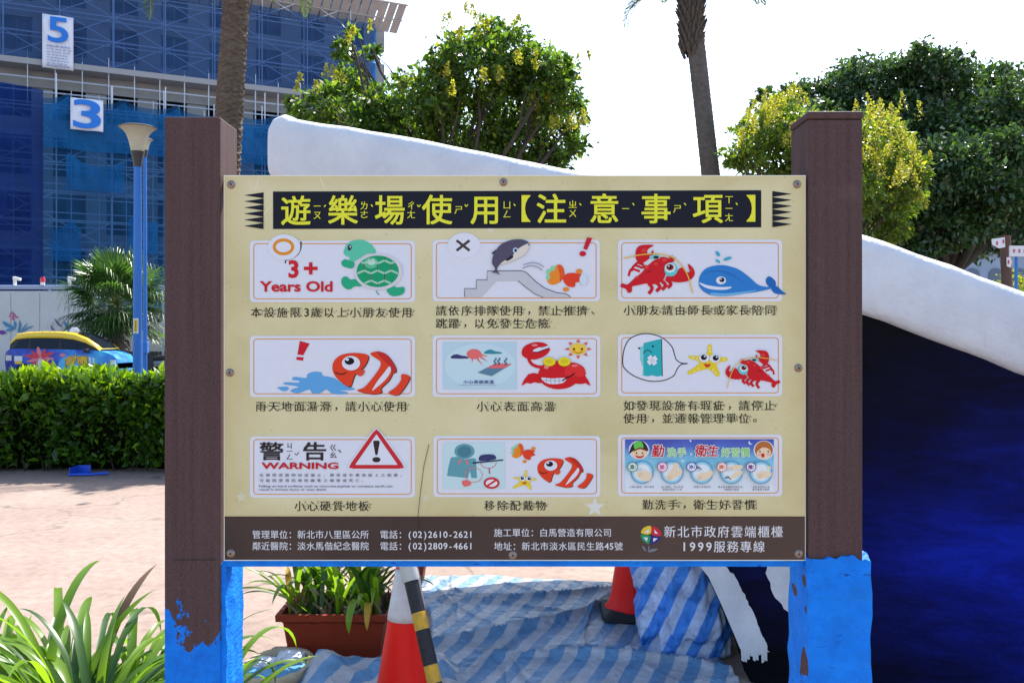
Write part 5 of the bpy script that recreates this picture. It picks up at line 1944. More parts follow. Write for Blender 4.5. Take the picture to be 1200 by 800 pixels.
# side outline stations: x (rear -2.15 .. front 2.15), sill, belt, roof
st = [(-2.15, .45, .84, .88), (-2.12, .32, .94, 1.02), (-1.95, .26, 1.02, 1.27), (-1.72, .24, 1.04, 1.49), (-1.3, .22, 1.04, 1.54), (-.7, .20, 1.03, 1.56), (0, .20, 1.02, 1.55), (.5, .20, 1.01, 1.49), (.95, .20, 1.0, 1.35), (1.3, .20, .99, 1.16), (1.52, .22, .97, 1.02), (1.75, .24, .92, .94), (2.0, .28, .83, .84), (2.12, .34, .70, .72), (2.15, .42, .57, .60)]


def hw(x):
    return .87 * (1 - .16 * max(0, (abs(x) - 1.35) / .8) ** 2)


mbB, mbR = MB(), MB()
rowsB, rowsT = [], []
for x, s0, bl, rf in st:
    h = hw(x)
    rowsB.append([Vector((x * u, -h * .93, s0 * HZ)), Vector((x * u, -h, (s0 + .18) * HZ)), Vector((x * u, -h, (bl - .14) * HZ)), Vector((x * u, -h * .965, bl * HZ)), Vector((x * u, h * .965, bl * HZ)), Vector((x * u, h, (bl - .14) * HZ)), Vector((x * u, h, (s0 + .18) * HZ)), Vector((x * u, h * .93, s0 * HZ))])
mbB.grid(rowsB, 0, True)
mbB.add(rowsB[0], [tuple(range(8))]); mbB.add(rowsB[-1], [tuple(range(7, -1, -1))])
body = mbB.build("body", [M_wrap], taxi, smooth=40, local=True)
body.location = (0, 0, 0)
for x, s0, bl, rf in st[2:11]:
    h = hw(x)
    tt = (rf - bl) / .63
    hr = h * (.965 - .20 * tt)
    rowsT.append([Vector((x * u, -h * .965, bl * HZ - .01)), Vector((x * u, -hr, (rf - .05) * HZ)), Vector((x * u, -hr * .9, rf * HZ)), Vector((x * u, hr * .9, rf * HZ)), Vector((x * u, hr, (rf - .05) * HZ)), Vector((x * u, h * .965, bl * HZ - .01))])
mb = MB(); mb.grid(rowsT, 0)
mb.build("cabin", [M_trim], taxi, smooth=40, local=True)
mb = MB()
mb.grid([[Vector((p.x, p.y * 1.015, p.z + .012)) for p in (r[0].lerp(r[1], .70), r[1], r[2], r[3], r[4], r[5].lerp(r[4], .70))] for r in rowsT], 0)
rw = mb.build("roof", [M_yel], taxi, smooth=50, local=True)
md = rw.modifiers.new("solid", 'SOLIDIFY'); md.thickness = .03


def cab(x, f, out=.006):
    """point on the near side glass: f=0 belt, 1 roof edge"""
    for i in range(2, 10):
        if st[i][0] <= x <= st[i + 1][0]:
            k = (x - st[i][0]) / (st[i + 1][0] - st[i][0])
            a_, b_ = rowsT[i - 2], rowsT[min(i - 1, len(rowsT) - 1)]
            lo = a_[0].lerp(b_[0], k); hi = a_[1].lerp(b_[1], k)
            p = lo.lerp(hi, f)
            return Vector((p.x, p.y - out, p.z))


for x0, x1, sl in ((-1.78, -1.25, .22), (-1.12, -.08, 0.0), (.04, 1.0, 0)):
    for sd_ in (-1, 1):
        mb = MB()
        xs = np.linspace(x0, x1, 7)
        lo = [cab(x, .06) for x in xs]; hi = [cab(min(max(x, x0 + sl), x1), .66) for x in xs]
        vs = [Vector((p.x, p.y * -sd_ if sd_ > 0 else p.y, p.z)) for p in lo + hi]
        mb.add(vs, [(i, i + 1, 7 + i + 1, 7 + i) for i in range(6)])
        mb.build("window", [M_cglass], taxi, local=True)
mb = MB(); mb.grid([[Vector((r[1].x, -.56, r[2].z + .05)), Vector((r[1].x, .56, r[2].z + .05))] for r in rowsT[-4:]])
mb.build("windscreen", [M_cglass], taxi, local=True)
for x in (-1.33, 1.36):
    for sd_ in (-1, 1):
        mb = MB(); mb.lathe([(.335, -.1), (.345, -.06), (.345, .06), (.335, .1)], (x * u, sd_ * .78, .335), 24, 0, True, rotx)
        wh = mb.build("wheel", [M_tyre], taxi, smooth=40, local=True)
        mb = MB(); mb.lathe([(.22, 0), (.2, .012), (.05, .02)], (x * u, sd_ * .885, .335), 16, 0, True, rotx); mb.build("rim", [M_rim], wh, local=True)
for sd_ in (-1,):
    mb = MB(); mb.box((1.06 * u, -.96, .98 * HZ), (.16, .18, .13)); mb.build("mirror", [M_trim], taxi, local=True, bevel=.03)
mb = MB(); mb.lathe([(.17, 0), (.16, .08), (.09, .17)], (0.12, 0, 1.545 * HZ), 14); mb.build("taxi_lamp", pmat("taxi_lamp_white", (.75, .68, .68), .4), taxi, smooth=40, local=True)
mb = MB(); mb.grid([[Vector((x * u, -hw(x) - .006, z * HZ)) for x in (-2.1, -1.98, -1.84)] for z in (.68, .84)]); mb.build("tail_light", [pmat("tail_lens", (.55, .5, .45), .2)], taxi, local=True)
mb = MB(); mb.grid([[Vector((x * u, -hw(x) * .99 - .008, z * HZ)) for x in (1.9, 2.02, 2.1)] for z in (.56, .70)]); mb.build("headlight", [pmat("head_lens", (.7, .72, .75), .1)], taxi, local=True)


def side_art(name, polys):
    mb = MB(); mats = []
    for k, (pts, m_, n) in enumerate(polys):
        if m_ not in mats: mats.append(m_)
        P = smooth_pts(pts, n) if n else [Vector((p[0], p[1], 0)) for p in pts]
        mb.add([(p.x * u, -hw(p.x) - .004 - .002 * k, p.y * HZ) for p in P], [tuple(range(len(P)))], mats.index(m_))
    mb.build(name, mats, body, fix=False, local=True)


W_red, W_pink, W_gold, W_dred, W_white = pmat("wrap_red", (.55, .02, .05), .3), pmat("wrap_pink", (.62, .16, .22), .3), pmat("wrap_gold", (.66, .42, .03), .3), pmat("wrap_dark_red", (.28, .02, .02), .3), pmat("wrap_white", (.62, .60, .60), .35)
W_cyan = pmat("wrap_cyan", (.06, .40, .66), .3)
petals = []
for i in range(11):
    a_ = i * 2 * math.pi / 11
    cx_, cy_ = -.72, .74
    L1 = .52 if i % 2 else .44
    petals.append(([(cx_, cy_), (cx_ + L1 * .6 * math.cos(a_ - .28), cy_ + L1 * .42 * math.sin(a_ - .28)), (cx_ + L1 * 1.25 * math.cos(a_), cy_ + L1 * .72 * math.sin(a_)), (cx_ + L1 * .6 * math.cos(a_ + .28), cy_ + L1 * .42 * math.sin(a_ + .28))], W_red if i % 3 else W_pink, 3))
petals.append(([(-.82, .40), (-.62, .40), (-.56, .66), (-.70, .82), (-.86, .66)], W_pink, 3))
petals.append(([(-.76, .50), (-.67, .50), (-.64, .66), (-.72, .74), (-.80, .64)], W_white, 3))
side_art("flower_print", petals)
side_art("plate_print", [([(-1.72, .66), (-1.40, .66), (-1.40, .82), (-1.72, .82)], W_white, 0), ([(-1.70, .58), (-1.42, .58), (-1.42, .67), (-1.70, .67)], W_gold, 0)])
side_art("cyan_print", [([(.05, .36), (.6, .30), (1.3, .42), (1.4, .74), (.9, .84), (.3, .82), (-.02, .62)], W_cyan, 3)])
side_art("white_print", [([(1.12, .46), (1.18, .46), (1.2, .78), (1.12, .78)], W_white, 0), ([(1.26, .52), (1.31, .52), (1.33, .76), (1.27, .76)], W_white, 0), ([(.02, .82), (.2, .8), (.22, .89), (.06, .90)], W_pink, 2)])
tcv = bpy.data.curves.new("glyph", 'FONT'); tob = bpy.data.objects.new("glyph", tcv); COL.objects.link(tob)
mb = MB()
for chh, cx_, cy_, sz in (("金", .40, .68, .36), ("九", .66, .73, .34), ("鼎", .92, .68, .36)):
    tcv.body = chh
    me = tob.to_mesh()
    base_v = [(v.co.x - .5, v.co.y - .375) for v in me.vertices]; base_f = [tuple(p.vertices) for p in me.polygons]
    tob.to_mesh_clear()
    for mi_, lay, st_ in ((1, 0, .09), (0, .004, .035)):
        for i in range(8):
            dx, dy = st_ * math.cos(i * .785), st_ * math.sin(i * .785)
            mb.add([((cx_ + (x + dx) * sz) * u, -hw(cx_) - .014 - lay - i * .0003, (cy_ + (y + dy) * sz * .8) * HZ) for x, y in base_v], base_f, mi_)
bpy.data.objects.remove(tob); bpy.data.curves.remove(tcv)
mb.build("gold_lettering", [W_gold, W_dred], body, fix=False, local=True)

# scooter beyond the fan palm, mostly behind the post
q = at(205, 0, 34.6)
t = thing("motor_scooter", (q.x, 34.6, .0), "grey motor scooter parked by the kerb, mostly hidden behind the left post", "scooter")
for dx in (-.62, .62):
    mb = MB(); mb.lathe([(.20, -.05), (.24, -.03), (.24, .03), (.20, .05)], (q.x + dx, 34.6, .244), 20, 0, True, rotx); wh = mb.build("wheel", M_tyre, t, smooth=40)
    mb = MB(); mb.lathe([(.16, -.056), (.15, -.06)], (q.x + dx, 34.6, .244), 16, 0, True, rotx); mb.build("rim", M_rim, wh)
mb = MB()
mb.tube([(q.x - .75, 34.6, .62), (q.x - .3, 34.6, .60), (q.x - .1, 34.6, .34), (q.x + .32, 34.6, .34), (q.x + .5, 34.6, .75), (q.x + .42, 34.6, .98)], [.10, .16, .12, .11, .10, .07], 8)
mb.build("body", pmat("scooter_grey", (.20, .22, .25), .3, .5, coat=.4), t, smooth=60)
mb = MB(); mb.tube([(q.x - .78, 34.6, .76), (q.x - .4, 34.6, .80), (q.x - .05, 34.6, .75)], [.09, .13, .08], 8); mb.build("seat", M_trim, t, smooth=60)
mb = MB(); mb.tube([(q.x + .36, 34.3, 1.04), (q.x + .42, 34.6, 1.0), (q.x + .36, 34.9, 1.04)], .022, 6); mb.build("handlebar", M_trim, t)
mb = MB(); mb.tube([(q.x + .42, 34.6, .95), (q.x + .62, 34.6, .26)], .035, 6); mb.build("fork", M_rim, t)

# ------------------------------------------------------------------ right background: signpost, small signs, house, bush
YS = 14.0
q0 = at(1178, 276, YS)
sp_ = thing("direction_signpost", (q0.x + .06, YS, 0), "brown wooden signpost with small white arrow boards beside the dark tree", "signpost")
M_brownpost = pmat("brown_signpost", (.085, .045, .035), .7, bump=(20, .2, .005))
mb = MB(); mb.tube([(q0.x + .10, YS, 0), (q0.x + .06, YS, 1.2), (q0.x, YS, q0.z)], .075, 10); mb.build("post", M_brownpost, sp_, smooth=40)
M_swhite = pmat("sign_white", (.62, .62, .64), .45)
M_sred = pmat("sign_red", (.45, .02, .07), .5)
def pxpoly(pts, Y): return [at(x, y, Y) for x, y in pts]
mb = MB(); mb.prism(pxpoly([(1162.5, 280), (1177.5, 278), (1178, 289.5), (1171, 291), (1163, 286.5)], YS - .11), (0, 0, 0), (0, .02, 0)); ab = mb.build("arrow_board", M_swhite, sp_)
mb = MB()
for x, y in ((1168.5, 285), (1176, 283)):
    c = at(x, y, YS - .115); mb.box(c, (.022, .004, .055))
mb.build("red_mark", M_sred, ab)
mb = MB(); mb.prism(pxpoly([(1180, 301.5), (1184.5, 301), (1186, 307), (1184.5, 313.5), (1180.5, 312)], YS - .11), (0, 0, 0), (0, .02, 0)); ab = mb.build("arrow_board", M_swhite, sp_)
mb = MB(); mb.box(at(1182, 307, YS - .115), (.02, .004, .05)); mb.build("red_mark", M_sred, ab)
YS2 = 13.2
q1 = at(1193, 0, YS2)
zs0, zs1 = at(0, 300.5, YS2).z, at(0, 288, YS2).z
xs0 = at(1183, 0, YS2).x
t = thing("hanging_name_sign", (q1.x, YS2, 0), "white rectangular sign with red characters on a thin blue pole", "sign")
mb = MB(); mb.tube([(q1.x, YS2 + .05, 0), (q1.x, YS2 + .05, zs1 - .02)], .024, 8); mb.build("pole", M_lblue, t)
mb = MB(); mb.box((xs0 + .36, YS2, (zs0 + zs1) / 2), (.72, .03, zs1 - zs0)); bd_ = mb.build("board", M_swhite, t)
mb = MB()
rg = random.Random(5)
for i in range(9):
    x = xs0 + .055 + i * .075
    zc_ = (zs0 + zs1) / 2
    for k in range(3):
        mb.box((x, YS2 - .018, zc_ + (k - 1) * .018), (.036 - .01 * (k == i % 3), .003, .009))
    mb.box((x, YS2 - .018, zc_), (.008, .0034, .05))
mb.build("red_characters", M_sred, bd_)

YH2 = 40.0
ha, hb = at(1120, 336, YH2), at(1290, 298, YH2)
t = thing("distant_house", ((ha.x + hb.x) / 2, YH2, 0), "pale blue-grey house with arched openings seen under the dark tree", "house")
mb = MB(); mb.box(((ha.x + hb.x) / 2, YH2 + 3, 2.6), (hb.x - ha.x, 6, 5.2)); mb.build("wall", pmat("house_wall", (.36, .42, .52), .8, var=(.8, .2, (.30, .35, .44))), t)
for i in range(6):
    x = ha.x + .7 + i * 1.0
    mb = MB()
    pts = [(x - .3, 2.9), (x + .3, 2.9), (x + .3, 4.2)] + [(x + .3 * math.cos(R(a_)), 4.2 + .3 * math.sin(R(a_))) for a_ in range(20, 180, 20)] + [(x - .3, 4.2)]
    mb.prism([(p[0], YH2 - .02, p[1]) for p in pts], (0, 0, 0), (0, -.04, 0)); wn = mb.build("window", pmat("house_window", (.06, .09, .16), .2, .6), t)
    mb = MB(); mb.box((x, YH2 - .08, 2.84), (.8, .12, .08)); mb.build("sill", M_swhite, wn)
mb = MB(); mb.prism([(ha.x - .3, 0, 5.2), (hb.x + .3, 0, 5.2), (hb.x - .5, 0, 6.6), (ha.x + .5, 0, 6.6)], (0, YH2 - .4, 0), (0, YH2 + 6, 0)); mb.build("roof", pmat("house_roof", (.16, .17, .2), .8), t)

YB = 17.0
t = thing("yellow_bush", (at(1185, 0, YB).x, YB, 0), "low yellow-green bush behind the brown signpost", "bush")
rng = np.random.default_rng(31)
P, O, cen = crown_points([(1180, 330, 18), (1163, 336, 12), (1200, 334, 16), (1190, 350, 40), (1230, 345, 36)], YB, 2500, rng, .8)
V = leaf_quads(P, .075, rng, .1, O * .6, .5)
quads_mesh("foliage", V, L_yel, rng.choice(3, size=len(P), p=[.4, .15, .45]), t)
for ce, r in cen:
    mb = MB(); mb.tube([(ce[0], ce[1], 0), tuple(ce)], [.03, .012], 5); mb.build("stem", M_bark, t)
for px, Y in ((1100, 30), (1160, 31), (1035, 33), (1215, 30)):
    pass

# ------------------------------------------------------------------ painted whale structure behind the board
WX = [(322, 6.0, 140), (360, 5.92, 143.5), (430, 5.75, 154), (500, 5.55, 166), (600, 5.25, 186), (690, 4.97, 204), (770, 4.72, 217), (823, 4.57, 227), (870, 4.46, 236.5), (930, 4.37, 250.5), (1015, 4.26, 278.5), (1110, 4.17, 312.5), (1200, 4.09, 346), (1320, 4.02, 396), (1500, 3.95, 480), (1700, 3.92, 580)]
ridge = []
for px, Y, pt in WX:
    v = at(px, pt, Y)
    ridge.append(v)


def interp_px(px):
    for i in range(len(WX) - 1):
        if WX[i][0] <= px <= WX[i + 1][0]:
            k = (px - WX[i][0]) / (WX[i + 1][0] - WX[i][0])
            return WX[i][1] * (1 - k) + WX[i + 1][1] * k, WX[i][2] * (1 - k) + WX[i + 1][2] * k
    return WX[-1][1], WX[-1][2]


whale = thing("whale_slide_wall", (1.3, 4.4, 0), "dark navy painted concrete whale wall with a thick white sloping ridge behind the notice board", "playground wall")
g = NG("white_plaster")
g.col(g.ramp(g.noise(3, 6), [(0.3, (.50, .51, .55)), (0.65, (.62, .63, .66))]))
st_ = g.ramp(g.noise(26, 4), [(0.68, (0, 0, 0)), (0.75, (.5, .5, .5))])
drip = g.ramp(g.noise(1.0, 6, vec=g.map(scale=(11, 11, 1.6)), rough=.75), [(0.60, (0, 0, 0)), (0.80, (.55, .55, .55))])
pc = g.mix(drip, g.ramp(g.noise(3, 6), [(0.3, (.50, .51, .55)), (0.65, (.62, .63, .66))]), (.30, .30, .31))
g.col(g.mix(st_, pc, (.34, .33, .32)))
g.set(Roughness=.7)
hgt = g.math('ADD', g.math('MULTIPLY', g.noise(9, 5), 1.0), g.math('MULTIPLY', g.noise(45, 4), .45))
g.bump(hgt, .55, .02)
M_plaster = g.m
# ridge: rounded band with end cap
CT = .182
rows = []
fine = []
for i in range(len(ridge) - 1):
    for k in range(5):
        fine.append(ridge[i].lerp(ridge[i + 1], k / 5))
fine.append(ridge[-1])
N = len(fine)
sec = []
for k in range(28):
    a_ = 2 * math.pi * k / 28
    ca, sa = math.cos(a_), math.sin(a_)
    e = .42
    sec.append((math.copysign(abs(ca) ** e, ca), math.copysign(abs(sa) ** e, sa)))
for i, p in enumerate(fine):
    d = (fine[min(i + 1, N - 1)] - fine[max(i - 1, 0)]); dh = Vector((d.x, d.y, 0)).normalized()
    nrm = Vector((-dh.y, dh.x, 0))
    def rowat(c, sc, dd=Vector()):
        CT = .182 + .075 * min(1, max(0, (c.y - 4.4) / 3.4))
        return [c + dd + nrm * (a_ * .165 * sc) + Vector((0, 0, -CT + b_ * CT * sc)) + Vector((0, 0, .006 * noise.noise(c * 6 + Vector((a_, b_, 0))))) for a_, b_ in sec]
    if i == 0:
        for sc, off in ((.02, -.0), (.45, .01), (.75, .03), (.92, .07)):
            rows.append(rowat(p, sc, dh * (off)))
        rows.append(rowat(p, 1.0, dh * .14))
        continue
    if (p - fine[0]).length < .16:
        continue
    rows.append(rowat(p, 1.0))
mb = MB(); mb.grid(rows, 0, True)
mb.add(rows[0], [tuple(range(28))]); mb.add(rows[-1], [tuple(range(27, -1, -1))])
tag(mb.build("ridge", M_plaster, whale, smooth=70), "thick white plaster ridge")

# navy wall below the ridge, with an overhanging prow edge on its left
PROW = [(345, 215), (420, 265), (500, 330), (590, 412), (670, 490), (750, 575), (800, 636), (823, 668), (838, 700), (853, 735), (868, 785), (873, 830)]
cols = []
for px in list(range(345, 873, 8)) + [873] + list(range(885, 1700, 14)):
    Y, top = interp_px(px)
    if px <= 873:
        for i in range(len(PROW) - 1):
            if PROW[i][0] <= px <= PROW[i + 1][0]:
                k = (px - PROW[i][0]) / (PROW[i + 1][0] - PROW[i][0])
                py = PROW[i][1] * (1 - k) + PROW[i + 1][1] * k
                break
        zl_ = max(0.0, at(px, py, Y).z)
    else:
        zl_ = -.02
    zt = at(px, top, Y).z - .2
    if zl_ > zt - .03: zl_ = zt - .03
    x = at(px, 0, Y).x
    cols.append((Vector((x, Y - .115, 0)), zl_, zt))
nzs = 16
front, back = [], []
for (p, a_, b_) in cols:
    fr, bk = [], []
    for j in range(nzs + 1):
        z = a_ + (b_ - a_) * j / nzs
        wob = .006 * noise.noise(Vector((p.x * 3, z * 3, 2)))
        fr.append(Vector((p.x, p.y + wob, z))); bk.append(Vector((p.x + .04, p.y + .24, z)))
    front.append(fr); back.append(bk)
g = NG("navy_paint_and_shade")
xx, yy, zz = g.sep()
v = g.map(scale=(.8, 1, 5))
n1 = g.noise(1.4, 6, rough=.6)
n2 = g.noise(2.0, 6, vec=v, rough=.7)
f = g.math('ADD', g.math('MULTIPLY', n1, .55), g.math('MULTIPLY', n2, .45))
grad = g.math('ADD', g.math('MULTIPLY', f, .55), g.math('MULTIPLY', g.math('SUBTRACT', 1.0, g.math('DIVIDE', g.math('ABSOLUTE', g.math('SUBTRACT', zz, .68)), .95)), .42))  # blacker towards the top: sprayed paint and overhang shade, both in the colour
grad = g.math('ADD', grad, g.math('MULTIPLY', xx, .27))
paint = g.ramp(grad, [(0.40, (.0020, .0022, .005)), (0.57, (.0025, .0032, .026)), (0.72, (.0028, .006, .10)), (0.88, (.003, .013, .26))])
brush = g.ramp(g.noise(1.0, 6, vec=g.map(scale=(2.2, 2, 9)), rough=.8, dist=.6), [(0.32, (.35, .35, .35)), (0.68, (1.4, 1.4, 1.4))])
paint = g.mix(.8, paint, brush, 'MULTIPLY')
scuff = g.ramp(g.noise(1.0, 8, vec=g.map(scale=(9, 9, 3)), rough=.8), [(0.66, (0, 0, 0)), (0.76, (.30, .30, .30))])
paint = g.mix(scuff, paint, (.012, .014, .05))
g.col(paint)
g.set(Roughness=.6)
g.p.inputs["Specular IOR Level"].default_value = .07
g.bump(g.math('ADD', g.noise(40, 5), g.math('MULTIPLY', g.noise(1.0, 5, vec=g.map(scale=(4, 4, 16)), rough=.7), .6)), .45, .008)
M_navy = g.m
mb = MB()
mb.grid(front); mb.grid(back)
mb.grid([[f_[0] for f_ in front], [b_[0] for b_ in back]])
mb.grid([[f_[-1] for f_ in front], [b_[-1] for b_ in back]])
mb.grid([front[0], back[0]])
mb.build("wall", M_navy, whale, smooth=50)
# added unseen body and rear wall behind the front wall, to shade the tarpaulin
bb = []
for px in (880, 930, 1015, 1110, 1200, 1320, 1500, 1700):
    Y, top = interp_px(px)
    p = at(px, top, Y)
    bb.append(p)
mb = MB()
prof = lambda p: [Vector((p.x + .10, p.y + .12, 0)), Vector((p.x + .10, p.y + .12, p.z - .30)), Vector((p.x + .32, p.y + 1.60, p.z - .28)), Vector((p.x + .34, p.y + 1.62, p.z + .02)), Vector((p.x + .38, p.y + 1.86, p.z + .02)), Vector((p.x + .38, p.y + 1.86, 0))]
mb.grid([prof(p) for p in bb])
mb.add(prof(bb[0]), [(0, 1, 2, 3, 4, 5)]); mb.add(prof(bb[-1]), [(5, 4, 3, 2, 1, 0)])
tag(mb.build("shade_backing", M_navy, whale), "added unseen navy body and rear wall that shade the tarpaulin")
rows, tops = [], []
YBO = 6.45  # added unseen body, shaped along the sun rays to shade the tarpaulin
for i in range(13):
    x = -.20 + 2.30 * i / 12
    k = math.sin(math.pi * min(1, (i + .6) / 5.0) / 2) if i < 4 else 1.0
    pxb = 600 + x * FPX / (YBO - .3)
    zt = min(2.78, at(0, interp_px(pxb)[1] + 14, YBO).z)
    zb = .76
    zc, hz_, hy_ = (zt + zb) / 2, (zt - zb) / 2 * (.55 + .45 * k), .30 * (.5 + .5 * k)
    tops.append(Vector((x, YBO - hy_ * .8, zc + hz_ * .97)))
    rows.append([Vector((x, YBO + math.copysign(abs(math.cos(a_)) ** .4, math.cos(a_)) * hy_, zc + math.copysign(abs(math.sin(a_)) ** .4, math.sin(a_)) * hz_)) for a_ in [2 * math.pi * q / 24 for q in range(24)]])
mb = MB(); mb.grid(rows, 0, True); mb.add(rows[0], [tuple(range(24))]); mb.add(rows[-1], [tuple(range(23, -1, -1))])
for x in (1.55, 1.9):
    mb.box((x, YBO, .4), (.2, .4, .8))
tag(mb.build("shade_body", M_navy, whale, smooth=50), "added unseen navy body behind the board that shades the tarpaulin")
deck = []  # added cover that joins the ridge to the unseen shading body
for tp in tops:
    px = 600 + tp.x * FPX / 5.1
    Y, top = interp_px(px)
    q = at(px, top, Y)
    deck.append([Vector((q.x, q.y + .1, q.z - .22)), Vector((q.x * .5 + tp.x * .5, q.y * .5 + tp.y * .5, min(q.z, tp.z) - .32)), tp + Vector((0, .05, -.05))])
mb = MB(); mb.grid(deck); mb.grid([[p + Vector((0, 0, -.1)) for p in r] for r in deck])
tag(mb.build("shade_body_deck", M_navy, whale, smooth=60), "added deck joining the ridge to the unseen shading body")


def on_wall(px, py, off=.006):
    Y, _ = interp_px(px)
    # same column depth as the wall face, projected onto it
    Yf = Y - .115
    x = at(px, 0, Y).x
    z = CAMZ + (HOR - py) * Y / FPX
    return Vector((x, Yf - off, z))


def ragged(pts, n, amp, seed):
    rg = random.Random(seed)
    out = []
    P = [Vector((a_, b_, 0)) for a_, b_ in pts]
    for i in range(len(P)):
        a_, b_ = P[i], P[(i + 1) % len(P)]
        for k in range(n):
            q = a_.lerp(b_, k / n)
            out.append((q.x + rg.uniform(-amp, amp), q.y + rg.uniform(-amp, amp)))
    return out


def wall_patch(name, L, Rr, m_, lab):
    """painted strip between two edges (lists of px points of equal length)"""
    mb = MB()
    mb.grid([[on_wall(*(Vector((*l, 0)).lerp(Vector((*r, 0)), k / 4).to_2d())) for k in range(5)] for l, r in zip(L, Rr)])
    o = mb.build(name, m_, whale, smooth=60)
    return tag(o, lab)


g = NG("white_brushed_paint")
g.col(g.ramp(g.noise(5, 5), [(0.3, (.42, .42, .45)), (0.7, (.60, .60, .63))]))
g.set(Roughness=.6)
g.bump(g.noise(30, 5), .4, .006)
M_brush = g.m
rg = random.Random(2)
L_, R_ = [], []
edge = [(700, 528), (750, 580), (800, 640), (823, 668), (838, 700), (853, 735), (860, 752)]
for i in range(len(edge) - 1):
    for k in range(8):
        x = edge[i][0] + (edge[i + 1][0] - edge[i][0]) * k / 8; y = edge[i][1] + (edge[i + 1][1] - edge[i][1]) * k / 8
        L_.append((x + 1, y)); R_.append((x + 34 + rg.uniform(-1, 1.5), y + 4 + rg.uniform(-1, 1)))
wall_patch("brushed_stripe", L_, R_, M_brush, "white brush-painted stripe down the overhanging edge")
mb = MB()
for i in range(9):
    x0 = 861 + i * 3.3
    y1 = 764 - (5 if i in (3, 6) else 0) + rg.uniform(-2, 3)
    y0 = 750 + i * .6
    mb.grid([[on_wall(x0 - .2, y0 - 2), on_wall(x0 + 3.4, y0 - 2)], [on_wall(x0 + .6, y1), on_wall(x0 + 3.5, y1 + rg.uniform(-2, 2))]])
tag(mb.build("brushed_stripe", M_brush, whale), "ragged lower end of the white stripe")
mb = MB()
c0 = (938, 652)
pts = []
for i in range(64):
    a_ = 2 * math.pi * i / 64
    pts.append((c0[0] + (50 + rg.uniform(-3, 1)) * math.cos(a_), c0[1] + (62 + rg.uniform(-3, 1)) * math.sin(a_)))
cen = on_wall(*c0)
mb.add([cen] + [on_wall(*p) for p in pts], [(0, i + 1, (i + 1) % 64 + 1) for i in range(64)])
tag(mb.build("belly_patch", M_brush, whale), "round white patch with brushed edges")

# ------------------------------------------------------------------ striped tarpaulins
def tarp_mat(name, ang, per, k=1.0, dirt=.5, tilt=0.0, w1=(.34, .355, .39), w2=(.47, .475, .51), b1=(.075, .20, .36), b2=(.13, .28, .46)):
    g = NG(name)
    nz = g.n.new("ShaderNodeTexNoise"); nz.inputs["Scale"].default_value = 2.2; nz.inputs["Detail"].default_value = 3
    g.link(g.tc, nz.inputs["Vector"])
    ad = g.n.new("ShaderNodeVectorMath"); ad.operation = 'MULTIPLY_ADD'
    g.link(nz.outputs["Color"], ad.inputs[0]); ad.inputs[1].default_value = (.045, .045, .045); g.link(g.tc, ad.inputs[2])
    v = g.map(rot=(0, tilt, ang), vec=ad.outputs[0])
    x = g.sep(v)[0]
    s_ = g.math('FRACT', g.math('DIVIDE', x, per))
    m_ = g.ramp(s_, [(0.0, (0, 0, 0)), (.49, (0, 0, 0)), (.51, (1, 1, 1)), (.985, (1, 1, 1)), (1.0, (0, 0, 0))])
    blue = g.ramp(g.noise(9, 5), [(0.3, tuple(q * k for q in b1)), (0.7, tuple(q * k for q in b2))])
    wht = g.ramp(g.noise(8, 5), [(0.3, w1), (0.7, w2)])
    c = g.mix(m_, blue, wht)
    weave = g.noise(1.0, 2, vec=g.map(scale=(700, 60, 60)))
    c = g.mix(.25, c, g.ramp(weave, [(0.3, (.6, .6, .6)), (.7, (1, 1, 1))]), 'MULTIPLY')
    dm = g.ramp(g.noise(3.3, 7, rough=.7), [(0.52, (0, 0, 0)), (0.75, (dirt,) * 3)])
    c = g.mix(dm, c, (.15, .13, .11))
    g.col(c)
    g.set(Roughness=.42)
    g.p.inputs["Specular IOR Level"].default_value = .45
    cre = g.voro(9, vec=ad.outputs[0])
    h = g.math('ADD', g.math('MULTIPLY', g.ramp(cre, [(0, (0, 0, 0)), (.25, (1, 1, 1))]), .5), g.noise(22, 6, rough=.7, dist=1.2))
    g.bump(h, 1.0, .016)
    return g.m


M_tarp = tarp_mat("striped_tarp", R(19), .132, 1.0, .5, 0.0, (.33, .35, .40), (.46, .48, .53))


_rf = random.Random(17)
FOLDS = []
for _ in range(26):
    ang = _rf.choice((0.15, 1.75, .5, 1.2, 2.6)) + _rf.uniform(-.3, .3)
    FOLDS.append((_rf.uniform(-.5, 1.0), _rf.uniform(3.8, 6.1), math.cos(ang), math.sin(ang), _rf.uniform(.12, .45), _rf.uniform(.006, .014), _rf.uniform(.006, .020), _rf.uniform(-.4, .4)))
FOLDS += [(.15, 5.15, .82, .57, .55, .022, .055, .25), (.55, 4.62, .97, -.2, .5, .02, .05, -.3), (.25, 5.75, .95, .3, .45, .016, .035, .2), (-.15, 4.5, .5, .86, .5, .016, .03, .3), (.45, 5.35, .25, .97, .5, .014, .03, -.2)]


def tarp_h(x, y):
    """nearly flat sheet with a few sharp folds"""
    h = .014 + .016 * max(0, noise.noise(Vector((x * 1.1, y * 1.1, 4))) + .2)
    for fx, fy, c_, s_, L, w_, a_, bend in FOLDS:
        dx, dy = x - fx, y - fy
        u_, v_ = dx * c_ + dy * s_, -dx * s_ + dy * c_
        if abs(u_) > L * 1.6:
            continue
        v_ -= bend * u_ * u_ + .012 * noise.noise(Vector((u_ * 9, fx, fy)))
        k = abs(v_) / w_
        if k < 4:
            h += a_ * math.exp(-k) * max(0, 1 - (u_ / (L * 1.6)) ** 2)
    h += .0022 * (1 - 2.4 * abs(noise.noise(Vector((x * 9 + y * 3, y * 8, 2))))) + .0009 * noise.noise(Vector((x * 24, y * 24, 2)))
    return h


